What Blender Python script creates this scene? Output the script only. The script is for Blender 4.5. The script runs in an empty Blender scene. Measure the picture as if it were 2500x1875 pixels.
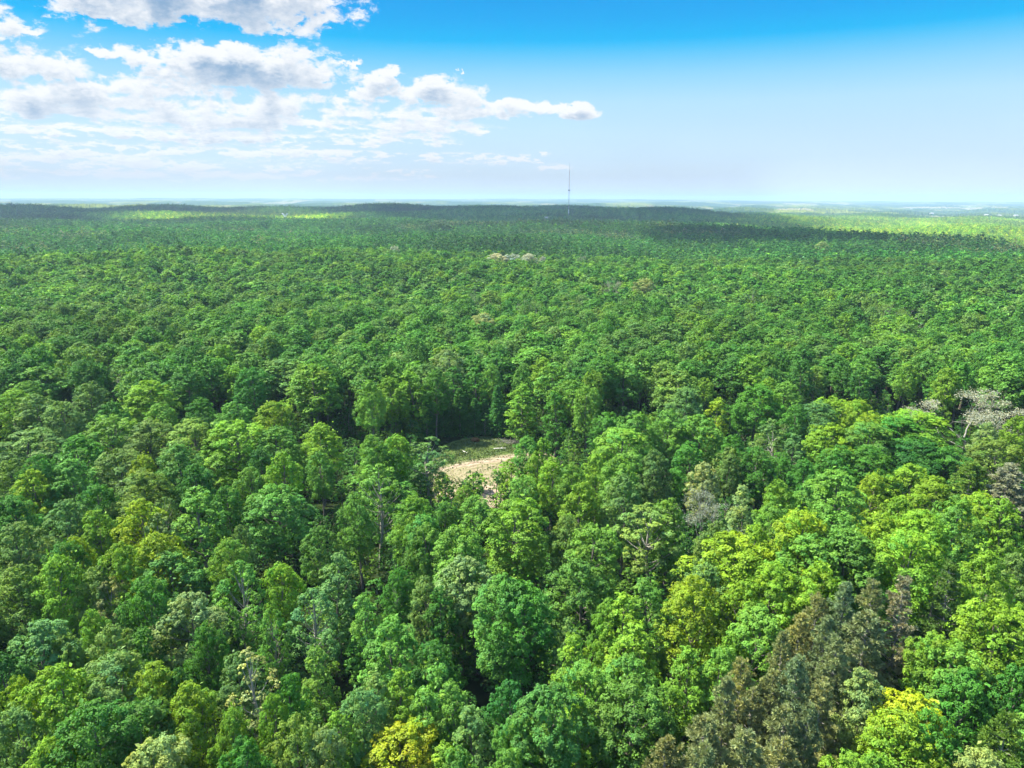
import bpy, math, random
import numpy as np
from mathutils import Matrix, Vector

C = bpy.context.scene.collection
scene = bpy.context.scene
R = math.radians

# ------------------------------------------------------------------ camera
CAMH, PITCH, ROLL, FPX = 70.0, 14.6, 0.22, 1733.0       # FPX: focal length for a 2500 px wide frame
cam = bpy.data.cameras.new('camera'); cam.sensor_width = 36; cam.lens = FPX/2500*36
cam.clip_start = 1; cam.clip_end = 90000
camo = bpy.data.objects.new('camera', cam); C.objects.link(camo)
CM = Matrix.Translation((0, 0, CAMH)) @ Matrix.Rotation(R(90-PITCH), 4, 'X') @ Matrix.Rotation(R(ROLL), 4, 'Z')
camo.matrix_world = CM
scene.camera = camo
CM3 = np.array(CM.to_3x3())

# ------------------------------------------------------------------ sky and sun
SUN_EL, SUN_AZ = R(55), R(-70)          # azimuth from +Y (straight ahead), negative = to the left
sun_dir = Vector((math.sin(SUN_AZ)*math.cos(SUN_EL), math.cos(SUN_AZ)*math.cos(SUN_EL), math.sin(SUN_EL)))
sl = bpy.data.lights.new('sun', 'SUN'); sl.energy = 4.2; sl.angle = R(1.5); sl.color = (1.0, 0.93, 0.77)
so = bpy.data.objects.new('sun', sl); C.objects.link(so)
so.rotation_euler = sun_dir.to_track_quat('Z', 'Y').to_euler()
so.location = (0, 0, 300)
scene.view_settings.view_transform = 'Standard'; scene.view_settings.look = 'None'
scene.view_settings.exposure = 1.78; scene.view_settings.gamma = 1
scene.render.film_transparent = False
cy = scene.cycles
cy.max_bounces = 5; cy.diffuse_bounces = 3; cy.glossy_bounces = 1; cy.transmission_bounces = 3
cy.transparent_max_bounces = 4; cy.volume_bounces = 0
cy.use_adaptive_sampling = True; cy.adaptive_threshold = 0.015
cy.use_denoising = True
try:
    cy.denoiser = 'OPENIMAGEDENOISE'; cy.denoising_input_passes = 'RGB_ALBEDO_NORMAL'; cy.denoising_prefilter = 'ACCURATE'
except Exception: pass
cy.caustics_reflective = False; cy.caustics_refractive = False

def nd(nt, typ, **kw):
    n = nt.nodes.new(typ)
    for k, v in kw.items(): setattr(n, k, v)
    return n
class NG:
    """small helper for math in node trees"""
    def __init__(s, nt): s.nt = nt
    def put(s, inp, v):
        if hasattr(v, 'is_output') or isinstance(v, bpy.types.NodeSocket): s.nt.links.new(v, inp)
        else: inp.default_value = v
    def m(s, op, a, b=None, c=None, clamp=False):
        n = s.nt.nodes.new('ShaderNodeMath'); n.operation = op; n.use_clamp = clamp
        s.put(n.inputs[0], a)
        if b is not None: s.put(n.inputs[1], b)
        if c is not None: s.put(n.inputs[2], c)
        return n.outputs[0]
    def ss(s, x, a, b):                                   # smoothstep a..b -> 0..1
        n = s.nt.nodes.new('ShaderNodeMapRange'); n.interpolation_type = 'SMOOTHSTEP'
        s.put(n.inputs[0], x); s.put(n.inputs[1], a); s.put(n.inputs[2], b)
        return n.outputs[0]
    def mix(s, f, a, b, bt='MIX'):
        n = s.nt.nodes.new('ShaderNodeMix'); n.data_type = 'RGBA'; n.blend_type = bt
        s.put(n.inputs[0], f); s.put(n.inputs[6], a); s.put(n.inputs[7], b)
        return n.outputs[2]
    def comb(s, x, y, z):
        n = s.nt.nodes.new('ShaderNodeCombineXYZ')
        for i, v in enumerate((x, y, z)): s.put(n.inputs[i], v)
        return n.outputs[0]
    def noise(s, vec, scale, detail=4, rough=0.55, dim='3D', dist=0.0):
        n = s.nt.nodes.new('ShaderNodeTexNoise'); n.noise_dimensions = dim
        s.put(n.inputs['Vector'], vec); n.inputs['Scale'].default_value = scale
        n.inputs['Detail'].default_value = detail; n.inputs['Roughness'].default_value = rough
        n.inputs['Distortion'].default_value = dist
        return n.outputs[0]
    def ramp(s, f, stops, interp='LINEAR'):
        n = s.nt.nodes.new('ShaderNodeValToRGB'); n.color_ramp.interpolation = interp
        e = n.color_ramp.elements
        while len(e) > 1: e.remove(e[-1])
        e[0].position = stops[0][0]; e[0].color = (*stops[0][1], 1)
        for p, c in stops[1:]:
            x = e.new(p); x.color = (*c, 1)
        s.put(n.inputs[0], f)
        return n.outputs[0]

def px2azel(px, py):                                     # photo pixel (2500 wide) -> azimuth, elevation (degrees)
    v = CM3 @ np.array([(px-1250), (937.5-py), -FPX]); v /= np.linalg.norm(v)
    return math.degrees(math.atan2(v[0], v[1])), math.degrees(math.asin(v[2]))

world = bpy.data.worlds.new('World'); scene.world = world; world.use_nodes = True
wt = world.node_tree; wt.nodes.clear(); g = NG(wt)
geo = nd(wt, 'ShaderNodeTexCoord')
sep = nd(wt, 'ShaderNodeSeparateXYZ'); wt.links.new(geo.outputs['Generated'], sep.inputs[0])
X, Y, Z = sep.outputs
AZ = g.m('DEGREES', g.m('ARCTAN2', X, Y)); EL = g.m('DEGREES', g.m('ARCSINE', Z))
skt = nd(wt, 'ShaderNodeTexSky', sky_type='NISHITA'); skt.sun_disc = False
skt.sun_elevation = SUN_EL; skt.sun_rotation = SUN_AZ; skt.air_density = 1.0; skt.dust_density = 0.6; skt.ozone_density = 2.0
# colour of the clear sky by height above the horizon: whitish low down, azure higher; the Nishita sky takes over overhead
WORLD_K = 0.15
EXPO = 2**scene.view_settings.exposure
def lin(c): return tuple(((x/255)/12.92 if x/255 <= .04045 else ((x/255+.055)/1.055)**2.4)/EXPO/WORLD_K for x in c)
low = g.ramp(g.m('DIVIDE', EL, 16.0, clamp=True), [(p/16, lin(c)) for p, c in ((0, (236, 242, 248)), (1.2, (226, 239, 249)), (3.0, (210, 234, 251)), (5.0, (199, 232, 253)), (7.0, (184, 228, 253)),
     (9.0, (142, 214, 252)), (10.6, (72, 196, 250)), (11.2, (0, 186, 250)), (12.5, (0, 172, 246)), (14.5, (0, 158, 238)), (16, (20, 150, 228)))])
SKY = g.mix(g.ss(EL, 14.0, 34.0), low, skt.outputs[0])
bg = nd(wt, 'ShaderNodeBackground'); bg.inputs[1].default_value = WORLD_K
out = nd(wt, 'ShaderNodeOutputWorld'); wt.links.new(bg.outputs[0], out.inputs[0])

# cumulus banks: where they stand in the sky (centre and half sizes in degrees), broken up by fractal noise
BANKS = [(430, -30, 480, 70, 84, 1.0), (50, 78, 55, 20, 12, .75), (95, 170, 120, 50, 22, .95), (275, 138, 40, 14, 9, .75), (600, 180, 300, 75, 30, 1.0), (560, 250, 170, 26, 16, .75), (860, 158, 32, 14, 10, .75),
         (130, 262, 200, 50, 20, .95), (275, 215, 70, 34, 12, .8), (700, 300, 300, 30, 16, .8), (1020, 232, 190, 50, 26, .95), (1150, 275, 190, 30, 20, .85), (1290, 266, 150, 20, 14, .8), (1420, 278, 60, 24, 16, .95),
         (250, 325, 260, 26, 16, .75), (620, 345, 260, 26, 16, .75), (950, 330, 220, 22, 14, .7), (200, 385, 380, 26, 18, .75), (760, 385, 330, 26, 16, .75), (1150, 392, 220, 20, 12, .65), (400, 425, 700, 24, 14, .62), (1350, 408, 60, 12, 8, .65), (1340, 374, 18, 5, 4, .8),
         (450, 300, 560, 95, 80, .60), (1000, 290, 260, 60, 60, .56), (-350, 120, 380, 150, 120, .9), (-400, 350, 420, 90, 60, .8), (1130, 178, 10, 5, 4, .7), (560, 110, 26, 9, 6, .7)]
dg_ = bpy.data.node_groups.new('cloud_density', 'ShaderNodeTree')
for nm in ('AZ', 'EL'): dg_.interface.new_socket(nm, in_out='INPUT', socket_type='NodeSocketFloat')
dg_.interface.new_socket('D', in_out='OUTPUT', socket_type='NodeSocketFloat')
gi = dg_.nodes.new('NodeGroupInput'); go = dg_.nodes.new('NodeGroupOutput'); h = NG(dg_); az, el = gi.outputs[0], gi.outputs[1]
sc = h.m('MAXIMUM', h.m('DIVIDE', h.m('ADD', el, 1.6), 8.0), .1)
hi = h.comb(az, h.m('MULTIPLY', el, 1.7), 3.3); lo = h.comb(az, h.m('MULTIPLY', el, 3.6), 9.1)
wl = h.ss(el, 3.0, 7.5)
def mixf(f, p, q): return h.m('ADD', h.m('MULTIPLY', f, q), h.m('MULTIPLY', h.m('SUBTRACT', 1.0, f), p))
nA = mixf(wl, h.noise(lo, .62, 8, .60), h.noise(hi, .30, 9, .62)); nB = mixf(wl, h.noise(lo, 1.3, 6, .6, dist=.3), h.noise(hi, .68, 7, .60, dist=.4))
bil = h.m('SUBTRACT', 1.0, h.m('MULTIPLY', h.m('ABSOLUTE', h.m('SUBTRACT', nB, .5)), 4.0))
wz = h.m('ADD', az, h.m('MULTIPLY', h.m('SUBTRACT', nA, .5), h.m('MULTIPLY', sc, 5.0)))
we = h.m('ADD', el, h.m('MULTIPLY', h.m('SUBTRACT', nB, .5), h.m('MULTIPLY', sc, 1.6)))
tot = None
for (bx, by, rx, rt, rb, k) in BANKS:
    ca, ce = px2azel(bx, by); ra = rx/2500*71.6*.97; rt_ = rt/30.2; rb_ = rb/30.2
    dx = h.m('MULTIPLY', h.m('SUBTRACT', wz, ca), 1/ra); dy = h.m('SUBTRACT', we, ce)
    dy = h.m('MAXIMUM', h.m('MULTIPLY', dy, 1/rt_), h.m('MULTIPLY', dy, -1/rb_))
    r = h.m('MULTIPLY_ADD', dx, dx, h.m('MULTIPLY', dy, dy))
    v = h.m('MULTIPLY_ADD', r, -k, k)
    tot = v if tot is None else h.m('MAXIMUM', tot, v)
tot = h.m('MAXIMUM', tot, -1.2)
dd_ = h.m('ADD', h.m('MULTIPLY', tot, .72), h.m('MULTIPLY', h.m('SUBTRACT', nA, .53), 3.0))
dd_ = h.m('ADD', dd_, h.m('MULTIPLY', h.m('SUBTRACT', bil, .55), .34))
rows = h.m('MULTIPLY_ADD', h.m('SINE', h.m('ADD', h.m('MULTIPLY', el, 6.6), h.m('MULTIPLY', nA, 16.0))), .5, .5)
rows = h.m('MULTIPLY', rows, h.m('SUBTRACT', 1.0, h.ss(el, 4.0, 8.5)))
dd_ = h.m('SUBTRACT', dd_, h.m('MULTIPLY', rows, .30))
dg_.links.new(dd_, go.inputs[0])
def density(a, e):
    n = wt.nodes.new('ShaderNodeGroup'); n.node_tree = dg_; g.put(n.inputs[0], a); g.put(n.inputs[1], e); return n.outputs[0]
SC = g.m('MAXIMUM', g.m('DIVIDE', g.m('ADD', EL, 1.6), 8.0), .1)
D0 = density(AZ, EL)
D1 = density(g.m('MULTIPLY_ADD', SC, -.10, AZ), g.m('MULTIPLY_ADD', SC, .28, EL))
D2 = density(g.m('MULTIPLY_ADD', SC, -.25, AZ), g.m('MULTIPLY_ADD', SC, .80, EL))
alpha = g.ss(D0, -.02, .34)
lit = g.m('ADD', g.m('MULTIPLY', D1, .55), g.m('MULTIPLY', D2, .45))
shade = g.ss(lit, .05, .80)
core = g.ss(D0, .2, 1.2)
shade = g.m('MULTIPLY', shade, g.m('ADD', .55, g.m('MULTIPLY', core, .45)))
shade = g.m('MULTIPLY', shade, g.ss(EL, -3.0, 6.5))
def lc(c): return (*lin(c), 1)
ccol = g.mix(shade, lc((255, 255, 255)), lc((138, 171, 205)))
ccol = g.mix(g.m('SUBTRACT', 1.0, g.ss(EL, .0, 5.0)), ccol, lc((240, 244, 250)))
alpha = g.m('MULTIPLY', alpha, g.ss(EL, .0, 1.8))
alpha = g.m('MULTIPLY', alpha, .97)
SKYC = g.mix(alpha, SKY, ccol)
wt.links.new(SKYC, bg.inputs[0])
try: world.cycles.sampling_method = 'MANUAL'; world.cycles.sample_map_resolution = 512
except Exception: pass

# ------------------------------------------------------------------ helpers: objects, tags, meshes
def tag(o, label=None, cat=None, group=None, kind=None):
    if label: o['label'] = label
    if cat: o['category'] = cat
    if group: o['group'] = group
    if kind: o['kind'] = kind
    return o
def empty(name, loc, rz=0.0):
    o = bpy.data.objects.new(name, None); C.objects.link(o); o.location = loc; o.rotation_euler = (0, 0, rz)
    o.empty_display_size = 0.5
    return o
def make_mesh(name, v, f, mats, mi=None, col=None, smooth=False):
    """v (N,3), f list of (M,k) index arrays (k = 3 or 4)"""
    me = bpy.data.meshes.new(name)
    v = np.asarray(v, np.float32); f = [np.asarray(a, np.int32) for a in f if len(a)]
    me.vertices.add(len(v)); me.vertices.foreach_set('co', v.ravel())
    nl = sum(a.size for a in f); nf = sum(len(a) for a in f)
    me.loops.add(nl); me.loops.foreach_set('vertex_index', np.concatenate([a.ravel() for a in f]))
    tot = np.concatenate([np.full(len(a), a.shape[1], np.int32) for a in f])
    st = np.concatenate([[0], np.cumsum(tot)[:-1]]).astype(np.int32)
    me.polygons.add(nf); me.polygons.foreach_set('loop_start', st)
    try: me.polygons.foreach_set('loop_total', tot)
    except Exception: pass
    for m in mats: me.materials.append(m)
    if mi is not None: me.polygons.foreach_set('material_index', np.asarray(mi, np.int32))
    me.polygons.foreach_set('use_smooth', np.full(nf, smooth))
    if col is not None:
        a = me.attributes.new('leafcol', 'FLOAT_COLOR', 'POINT')
        c = np.ones((len(v), 4), np.float32); c[:, :3] = col; a.data.foreach_set('color', c.ravel())
    me.update(calc_edges=True)
    return me
def link(name, me, parent=None, loc=(0, 0, 0)):
    o = bpy.data.objects.new(name, me); C.objects.link(o); o.location = loc
    if parent: o.parent = parent
    return o

class Geo:
    """collects numpy pieces into one mesh"""
    def __init__(s): s.v = []; s.q = []; s.t = []; s.n = 0; s.c = []
    def add(s, v, q=None, t=None, col=(1, 1, 1)):
        v = np.asarray(v, float); s.v.append(v)
        if q is not None and len(q): s.q.append(np.asarray(q)+s.n)
        if t is not None and len(t): s.t.append(np.asarray(t)+s.n)
        c = np.asarray(col, float)
        s.c.append(np.broadcast_to(c, (len(v), 3)) if c.ndim == 1 else c)
        s.n += len(v)
    def arrays(s):
        v = np.concatenate(s.v); f = []
        if s.q: f.append(np.concatenate(s.q))
        if s.t: f.append(np.concatenate(s.t))
        return v, f, np.concatenate(s.c)
    def mesh(s, name, mats, smooth=False):
        v, f, c = s.arrays()
        return make_mesh(name, v, f, mats, None, c, smooth)
def tube(G, pts, rad, k=6, col=(1, 1, 1), cap=False):
    pts = np.asarray(pts, float); rad = np.asarray(rad, float); n = len(pts)
    d = np.gradient(pts, axis=0); d /= np.linalg.norm(d, axis=1)[:, None]+1e-9
    up = np.array([0, 0, 1.0]) if abs(d[0][2]) < 0.9 else np.array([1.0, 0, 0])
    a = np.cross(d, up); a /= np.linalg.norm(a, axis=1)[:, None]+1e-9; b = np.cross(d, a)
    th = np.arange(k)*2*math.pi/k
    v = pts[:, None, :]+rad[:, None, None]*(np.cos(th)[None, :, None]*a[:, None, :]+np.sin(th)[None, :, None]*b[:, None, :])
    i = np.arange(n-1)[:, None]*k; j = np.arange(k)[None, :]; j2 = (j+1) % k
    q = np.stack([i+j, i+j2, i+k+j2, i+k+j], -1).reshape(-1, 4)
    G.add(v.reshape(-1, 3), q, None, col)
def nrm(a): return a/(np.linalg.norm(a, axis=-1, keepdims=True)+1e-9)
def leaves(G, pos, nor, size, rng, col, asp=0.62):
    """one small rhombic leaf spray per point"""
    n = len(pos); nor = nrm(nor); r = nrm(rng.normal(size=(n, 3)))
    t = nrm(np.cross(nor, r)); b = np.cross(nor, t); s = np.asarray(size)[:, None]
    v = np.stack([pos-t*s, pos+b*s*asp+nor*s*.12, pos+t*s*.95-nor*s*.15, pos-b*s*asp+nor*s*.12], 1).reshape(-1, 3)
    q = np.arange(n*4).reshape(n, 4)
    G.add(v, q, None, np.repeat(col, 4, 0))

# ------------------------------------------------------------------ materials
def mat(name):
    m = bpy.data.materials.new(name); m.use_nodes = True; m.node_tree.nodes.clear(); return m, m.node_tree, NG(m.node_tree)
def leaf_material(name, trans=0.27, gloss=0.016, warm=(1.25, 1.25, 0.45)):
    m, nt, g = mat(name)
    a = nd(nt, 'ShaderNodeAttribute', attribute_type='GEOMETRY', attribute_name='leafcol')
    b = nd(nt, 'ShaderNodeAttribute', attribute_type='INSTANCER', attribute_name='tint')
    c = g.mix(1.0, a.outputs[0], b.outputs[0], 'MULTIPLY')
    d = nd(nt, 'ShaderNodeBsdfDiffuse'); nt.links.new(c, d.inputs[0])
    t = nd(nt, 'ShaderNodeBsdfTranslucent'); nt.links.new(g.mix(1.0, c, (*warm, 1), 'MULTIPLY'), t.inputs[0])
    gl = nd(nt, 'ShaderNodeBsdfGlossy'); gl.inputs['Roughness'].default_value = 0.5; gl.inputs[0].default_value = (.8, .9, .8, 1)
    x = nd(nt, 'ShaderNodeMixShader'); x.inputs[0].default_value = trans
    nt.links.new(d.outputs[0], x.inputs[1]); nt.links.new(t.outputs[0], x.inputs[2])
    y = nd(nt, 'ShaderNodeMixShader'); y.inputs[0].default_value = gloss
    nt.links.new(x.outputs[0], y.inputs[1]); nt.links.new(gl.outputs[0], y.inputs[2])
    o = nd(nt, 'ShaderNodeOutputMaterial'); nt.links.new(y.outputs[0], o.inputs[0])
    return m
def bark_material(name, c1, c2):
    m, nt, g = mat(name)
    tc = nd(nt, 'ShaderNodeTexCoord')
    mp = nd(nt, 'ShaderNodeMapping'); mp.inputs['Scale'].default_value = (3, 3, .8); nt.links.new(tc.outputs['Object'], mp.inputs[0])
    f = g.noise(mp.outputs[0], 2.0, 5, .7)
    d = nd(nt, 'ShaderNodeBsdfDiffuse'); nt.links.new(g.mix(g.ss(f, .35, .65), (*c1, 1), (*c2, 1)), d.inputs[0])
    o = nd(nt, 'ShaderNodeOutputMaterial'); nt.links.new(d.outputs[0], o.inputs[0])
    return m
LEAF = leaf_material('leaf'); NEEDLE = leaf_material('needle', .3, .012, (1.1, 1.1, .7))
BARK = bark_material('bark', (.10, .085, .07), (.24, .215, .19))
PALEBARK = bark_material('pale_bark', (.17, .16, .135), (.38, .36, .31))
DEADBARK = bark_material('dead_bark', (.14, .135, .115), (.31, .30, .265))

# ------------------------------------------------------------------ trees: each builder returns (crown Geo, trunk Geo), height 21 m unless scaled
def clump_cols(n, rng, amp=.22, yel=.14):
    k = 1+rng.normal(0, amp, n); y = rng.normal(0, yel, n)
    c = np.stack([k*(1+y*.9), k*(1+.2*y), k*(1-y)], 1)
    return np.clip(c, .35, 2.2)
# crown of lobes, lobes of clumps, clumps of small leaves
def maple(seed, nl=46, nsub=15, nleaf=30, ls=.125, H=21.0, RR=4.5, base=.30, shape=.42, sparse=0.0, lobe=1.0, inner=500, irr=1.0):
    rng = np.random.default_rng(seed); G = Geo(); T = Geo()
    zb = base*H; ph = rng.uniform(0, 6.28, 4); lean = rng.normal(0, .35, 2)
    def env(t, th):
        up = np.clip((t-shape)/(1-shape), 0, 1); lo = np.clip((shape-t)/shape, 0, 1)
        r = np.sqrt(np.clip(1-up**2.1, 0, 1))*(1-.45*lo**1.6)
        return r*RR*(1+irr*(.14*np.sin(2*th+ph[0]+2*t)+.11*np.sin(3*th+ph[1]-3*t)+.06*np.sin(5*th+ph[2])))
    t = (np.arange(nl)+rng.uniform(0, 1, nl))/nl; t = 1-(1-t)**.92
    th = np.arange(nl)*2.39996+rng.normal(0, .35, nl)
    lr = (1.45-.45*t)*rng.uniform(.72, 1.28, nl)*lobe*RR/4.5
    rr = np.maximum(env(t, th)-lr*.75, 0)*rng.uniform(.55, 1.08, nl)**.6
    c = np.stack([rr*np.cos(th)+lean[0]*t, rr*np.sin(th)+lean[1]*t, zb+t*(H-zb)-lr*.8], 1)
    keep = rng.uniform(size=nl) > sparse
    c = c[keep]; lr = lr[keep]; th = th[keep]; t = t[keep]; nl = len(c)
    lc = clump_cols(nl, rng, .11, .08)
    # limbs out to the lobes
    ax = lambda z: np.array([lean[0]*(z/H)**2+.25*math.sin(z*.35+ph[3]), lean[1]*(z/H)**2+.25*math.cos(z*.3+ph[2]), z])
    zs = np.linspace(-.5, H*.86, 9)
    tube(T, [ax(z) for z in zs], .30*(1-.9*np.clip(zs/H, 0, 1))+.02, 7)
    for i in range(0, nl, 1 if sparse > .1 else 2):
        z0 = max(zb*.75, c[i][2]-rng.uniform(2.0, 4.5)); p0 = ax(z0); p1 = c[i]; m = (p0+p1)/2+np.array([0, 0, -.35])
        r0 = .11*(1-z0/H)+.045
        tube(T, [p0, m, p1], [r0, r0*.7, .025], 4)
    # clumps on each lobe
    out = np.stack([np.cos(th), np.sin(th), np.zeros(nl)], 1)*(1-t*.7)[:, None]+np.array([0, 0, .55])
    out = nrm(out)
    d = nrm(rng.normal(size=(nl, nsub, 3))+.75*out[:, None, :])
    sc = c[:, None, :]+d*(lr[:, None, None]*rng.uniform(.70, 1.08, (nl, nsub, 1)))*np.array([1, 1, .82])
    sr = lr[:, None]*rng.uniform(.26, .46, (nl, nsub))
    sub = clump_cols(nl*nsub, rng, .13, .07).reshape(nl, nsub, 3)*lc[:, None, :]
    e = nrm(rng.normal(size=(nl, nsub, nleaf, 3))+.8*d[:, :, None, :]+np.array([0, 0, .45]))
    pos = sc[:, :, None, :]+e*(sr[:, :, None, None]*rng.uniform(.62, 1.10, (nl, nsub, nleaf, 1))*np.array([1, 1, .8]))
    nor = e*.7+d[:, :, None, :]*.35+rng.normal(size=e.shape)*.27+np.array([0, 0, .60])
    col = np.broadcast_to(sub[:, :, None, :], pos.shape)*clump_cols(nl*nsub*nleaf, rng, .10, .05).reshape(pos.shape)
    leaves(G, pos.reshape(-1, 3), nor.reshape(-1, 3), ls*rng.uniform(.7, 1.35, pos.size//3), rng, col.reshape(-1, 3))
    if inner:
        i = rng.integers(0, nl, inner); p = c[i]*np.array([.75, .75, 1])+rng.normal(size=(inner, 3))*.7*lr[i][:, None]
        leaves(G, p, rng.normal(size=(inner, 3)), max(ls, .16)*2.0*rng.uniform(.7, 1.2, inner), rng, lc[i]*.95)
    return G, T
def pine(seed, H=20.0, RR=3.4, nt=30, base=.38, bare=.0):
    rng = np.random.default_rng(seed); G = Geo(); T = Geo()
    lean = rng.normal(0, .3, 2)
    zs = np.linspace(-.5, H, 9); P = lambda z: np.array([lean[0]*(z/H)**2, lean[1]*(z/H)**2, z])
    tube(T, [P(z) for z in zs], .26*(1-.93*np.clip(zs/H, 0, 1)), 7)
    z = base*H*.6
    while z < H-.4:
        t = (z-base*H)/(H-base*H); k = rng.integers(3, 6)
        for a in rng.uniform(0, 6.28)+np.arange(k)*6.28/k+rng.normal(0, .25, k):
            L = RR*(max(1-max(t, 0), .02)**.62)*rng.uniform(.6, 1.1)*(1 if t > 0 else .6)
            rise = L*(.05+.45*max(t, 0))+rng.normal(0, .15)
            dr = np.array([math.cos(a), math.sin(a), 0]); p0 = P(z)
            s = np.linspace(0, 1, 5)[:, None]
            br = p0+dr*L*s+np.array([0, 0, 1])*rise*s**1.6+rng.normal(0, .05, (5, 3))*s
            tube(T, br, np.array([.06, .045, .035, .022, .012])*(.6+L/RR*.6), 4)
            if t < 0 and rng.uniform() < .8: continue
            if rng.uniform() < bare: continue
            nb = max(2, int(3+L*2.2))
            for _ in range(nb):
                u = rng.uniform(.35, 1.05); c0 = p0+dr*L*u+np.array([0, 0, rise*u**1.6])+np.array([-dr[1], dr[0], 0])*rng.normal(0, .30*L*u*.8)
                tt = nt; e = nrm(rng.normal(size=(tt, 3))+np.array([0, 0, 1.0])+dr*.4)
                rr = rng.uniform(.28, .5)
                pos = c0+e*rr*.55
                tn = nrm(np.cross(e, rng.normal(size=(tt, 3))))
                w = .052; v = np.stack([pos-e*rr*.55-tn*w*.4, pos-e*rr*.1+tn*w, pos+e*rr*.55, pos-e*rr*.1-tn*w], 1).reshape(-1, 3)
                cc = clump_cols(1, rng, .14, .05)[0]*clump_cols(tt, rng, .12, .04)
                G.add(v, np.arange(tt*4).reshape(tt, 4), None, np.repeat(cc, 4, 0))
        z += rng.uniform(.42, .8)
    return G, T
def bare(seed, H=19.0, RR=4.5, depth=5, fuzz=1400, spread=.5, fs=.13):
    rng = np.random.default_rng(seed); G = Geo(); T = Geo(); tips = []
    def grow(p, d, L, r, k):
        n = 4; pts = [p]; dd = d.copy()
        for i in range(n):
            dd = nrm(dd+rng.normal(0, .12, 3)+np.array([0, 0, .05])); pts.append(pts[-1]+dd*L/n)
        tube(T, pts, np.linspace(r, r*.55, n+1), 5 if k > 2 else 3)
        if k == 0: tips.append(pts[-1]); return
        for j in range(rng.integers(2, 4) if k < depth else rng.integers(4, 6)):
            nd_ = nrm(dd+rng.normal(0, spread, 3)+np.array([0, 0, .10]))
            q = pts[-1] if j < 2 else pts[rng.integers(2, n)]
            grow(q, nd_, L*rng.uniform(.60, .82), r*.55, k-1)
    grow(np.array([0, 0, -.5]), np.array([0, 0, 1.0]), H*.34, .24, depth)
    tips = np.array(tips)
    if fuzz:
        i = rng.integers(0, len(tips), fuzz); p = tips[i]+rng.normal(0, .38, (fuzz, 3))
        leaves(G, p, rng.normal(size=(fuzz, 3))+np.array([0, 0, .4]), fs*rng.uniform(.6, 1.3, fuzz), rng, clump_cols(fuzz, rng, .2, .1))
    return G, T
def spruce(seed, H=17.0, RR=3.2, base=.03, dens=1.0):
    rng = np.random.default_rng(seed); G = Geo(); T = Geo()
    tube(T, [(0, 0, z) for z in np.linspace(-.5, H, 6)], np.linspace(.22, .02, 6), 6)
    z = base*H+.3
    while z < H-.2:
        t = z/H; k = rng.integers(6, 9)
        for a in rng.uniform(0, 6.28)+np.arange(k)*6.28/k+rng.normal(0, .2, k):
            L = RR*(1-t)**.6*rng.uniform(.75, 1.12)+.15; dr = np.array([math.cos(a), math.sin(a), 0]); sd = np.array([-dr[1], dr[0], 0])
            n = int((6+L*9)*dens); u = rng.uniform(.15, 1, n)
            w = rng.uniform(-1, 1, n)*(.42*L*(1-u*.75)+.12)
            pos = np.array([0, 0, z])+dr*(L*u)[:, None]+sd*w[:, None]+np.array([0, 0, 1])*(-.28*L*u**1.5+rng.normal(0, .06, n)+.12)[:, None]
            leaves(G, pos, rng.normal(size=(n, 3))*.38+np.array([0, 0, 1])+dr*.25, .20*rng.uniform(.7, 1.3, n), rng, clump_cols(1, rng, .13, .08)[0]*clump_cols(n, rng, .12, .06))
        z += rng.uniform(.38, .55)
    return G, T
def both(name, GT, mats):
    """one joined mesh for the mass of the forest"""
    G, T = GT; v1, f1, c1 = G.arrays(); v2, f2, c2 = T.arrays()
    n = len(v1); q = [f1[0], f2[0]+n]
    mi = np.concatenate([np.zeros(len(f1[0])), np.ones(len(f2[0]))])
    return make_mesh(name, np.concatenate([v1, v2]), [np.concatenate(q)], mats, mi, np.concatenate([c1, c2]))

KIND = {}
def reg(key, GT, leafm, barkm):
    KIND[key] = (GT[0].mesh(key+'_crown', [leafm]), GT[1].mesh(key+'_trunk', [barkm], True), GT[0].arrays()[0])
for i in range(7):
    reg('round%d' % i, maple(10+i, nl=44+3*(i % 3), RR=4.5, base=[.46, .5, .38, .48, .52, .42, .45][i], shape=[.42, .5, .35, .3, .45, .55, .38][i], lobe=[1, 1.12, .92, 1.05, .95, 1, 1.1][i]), LEAF, BARK)
for i in range(3):
    reg('tall%d' % i, maple(40+i, nl=36, nsub=14, nleaf=28, RR=3.3, base=.2, shape=.3, lobe=1.15, inner=300), LEAF, BARK)
for i in range(3):
    reg('open%d' % i, maple(50+i, nl=40, nsub=14, nleaf=24, ls=.125, RR=4.0, base=.44, shape=.4, lobe=.92, sparse=.16, inner=100), LEAF, PALEBARK)
for i in range(2):
    reg('birch%d' % i, maple(60+i, nl=40, nsub=11, nleaf=14, ls=.11, RR=3.4, base=.22, shape=.4, lobe=.8, sparse=.12, inner=0), LEAF, PALEBARK)
for i in range(4): reg('pine%d' % i, pine(70+i, RR=[3.4, 3.0, 3.8, 3.3][i]), NEEDLE, DEADBARK)
for i in range(2): reg('dying%d' % i, pine(76+i, RR=3.3, bare=.45, base=.3), NEEDLE, DEADBARK)
for i in range(3): reg('bare%d' % i, bare(80+i, fuzz=[9000, 900, 4500][i], fs=.11), LEAF, DEADBARK)
for i in range(2): reg('spruce%d' % i, spruce(90+i), NEEDLE, BARK)
for i in range(2): reg('sap%d' % i, maple(95+i, nl=18, nsub=14, nleaf=13, ls=.34, H=21, RR=5.5, base=.10, shape=.4, lobe=1.3, inner=160), LEAF, BARK)

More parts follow.
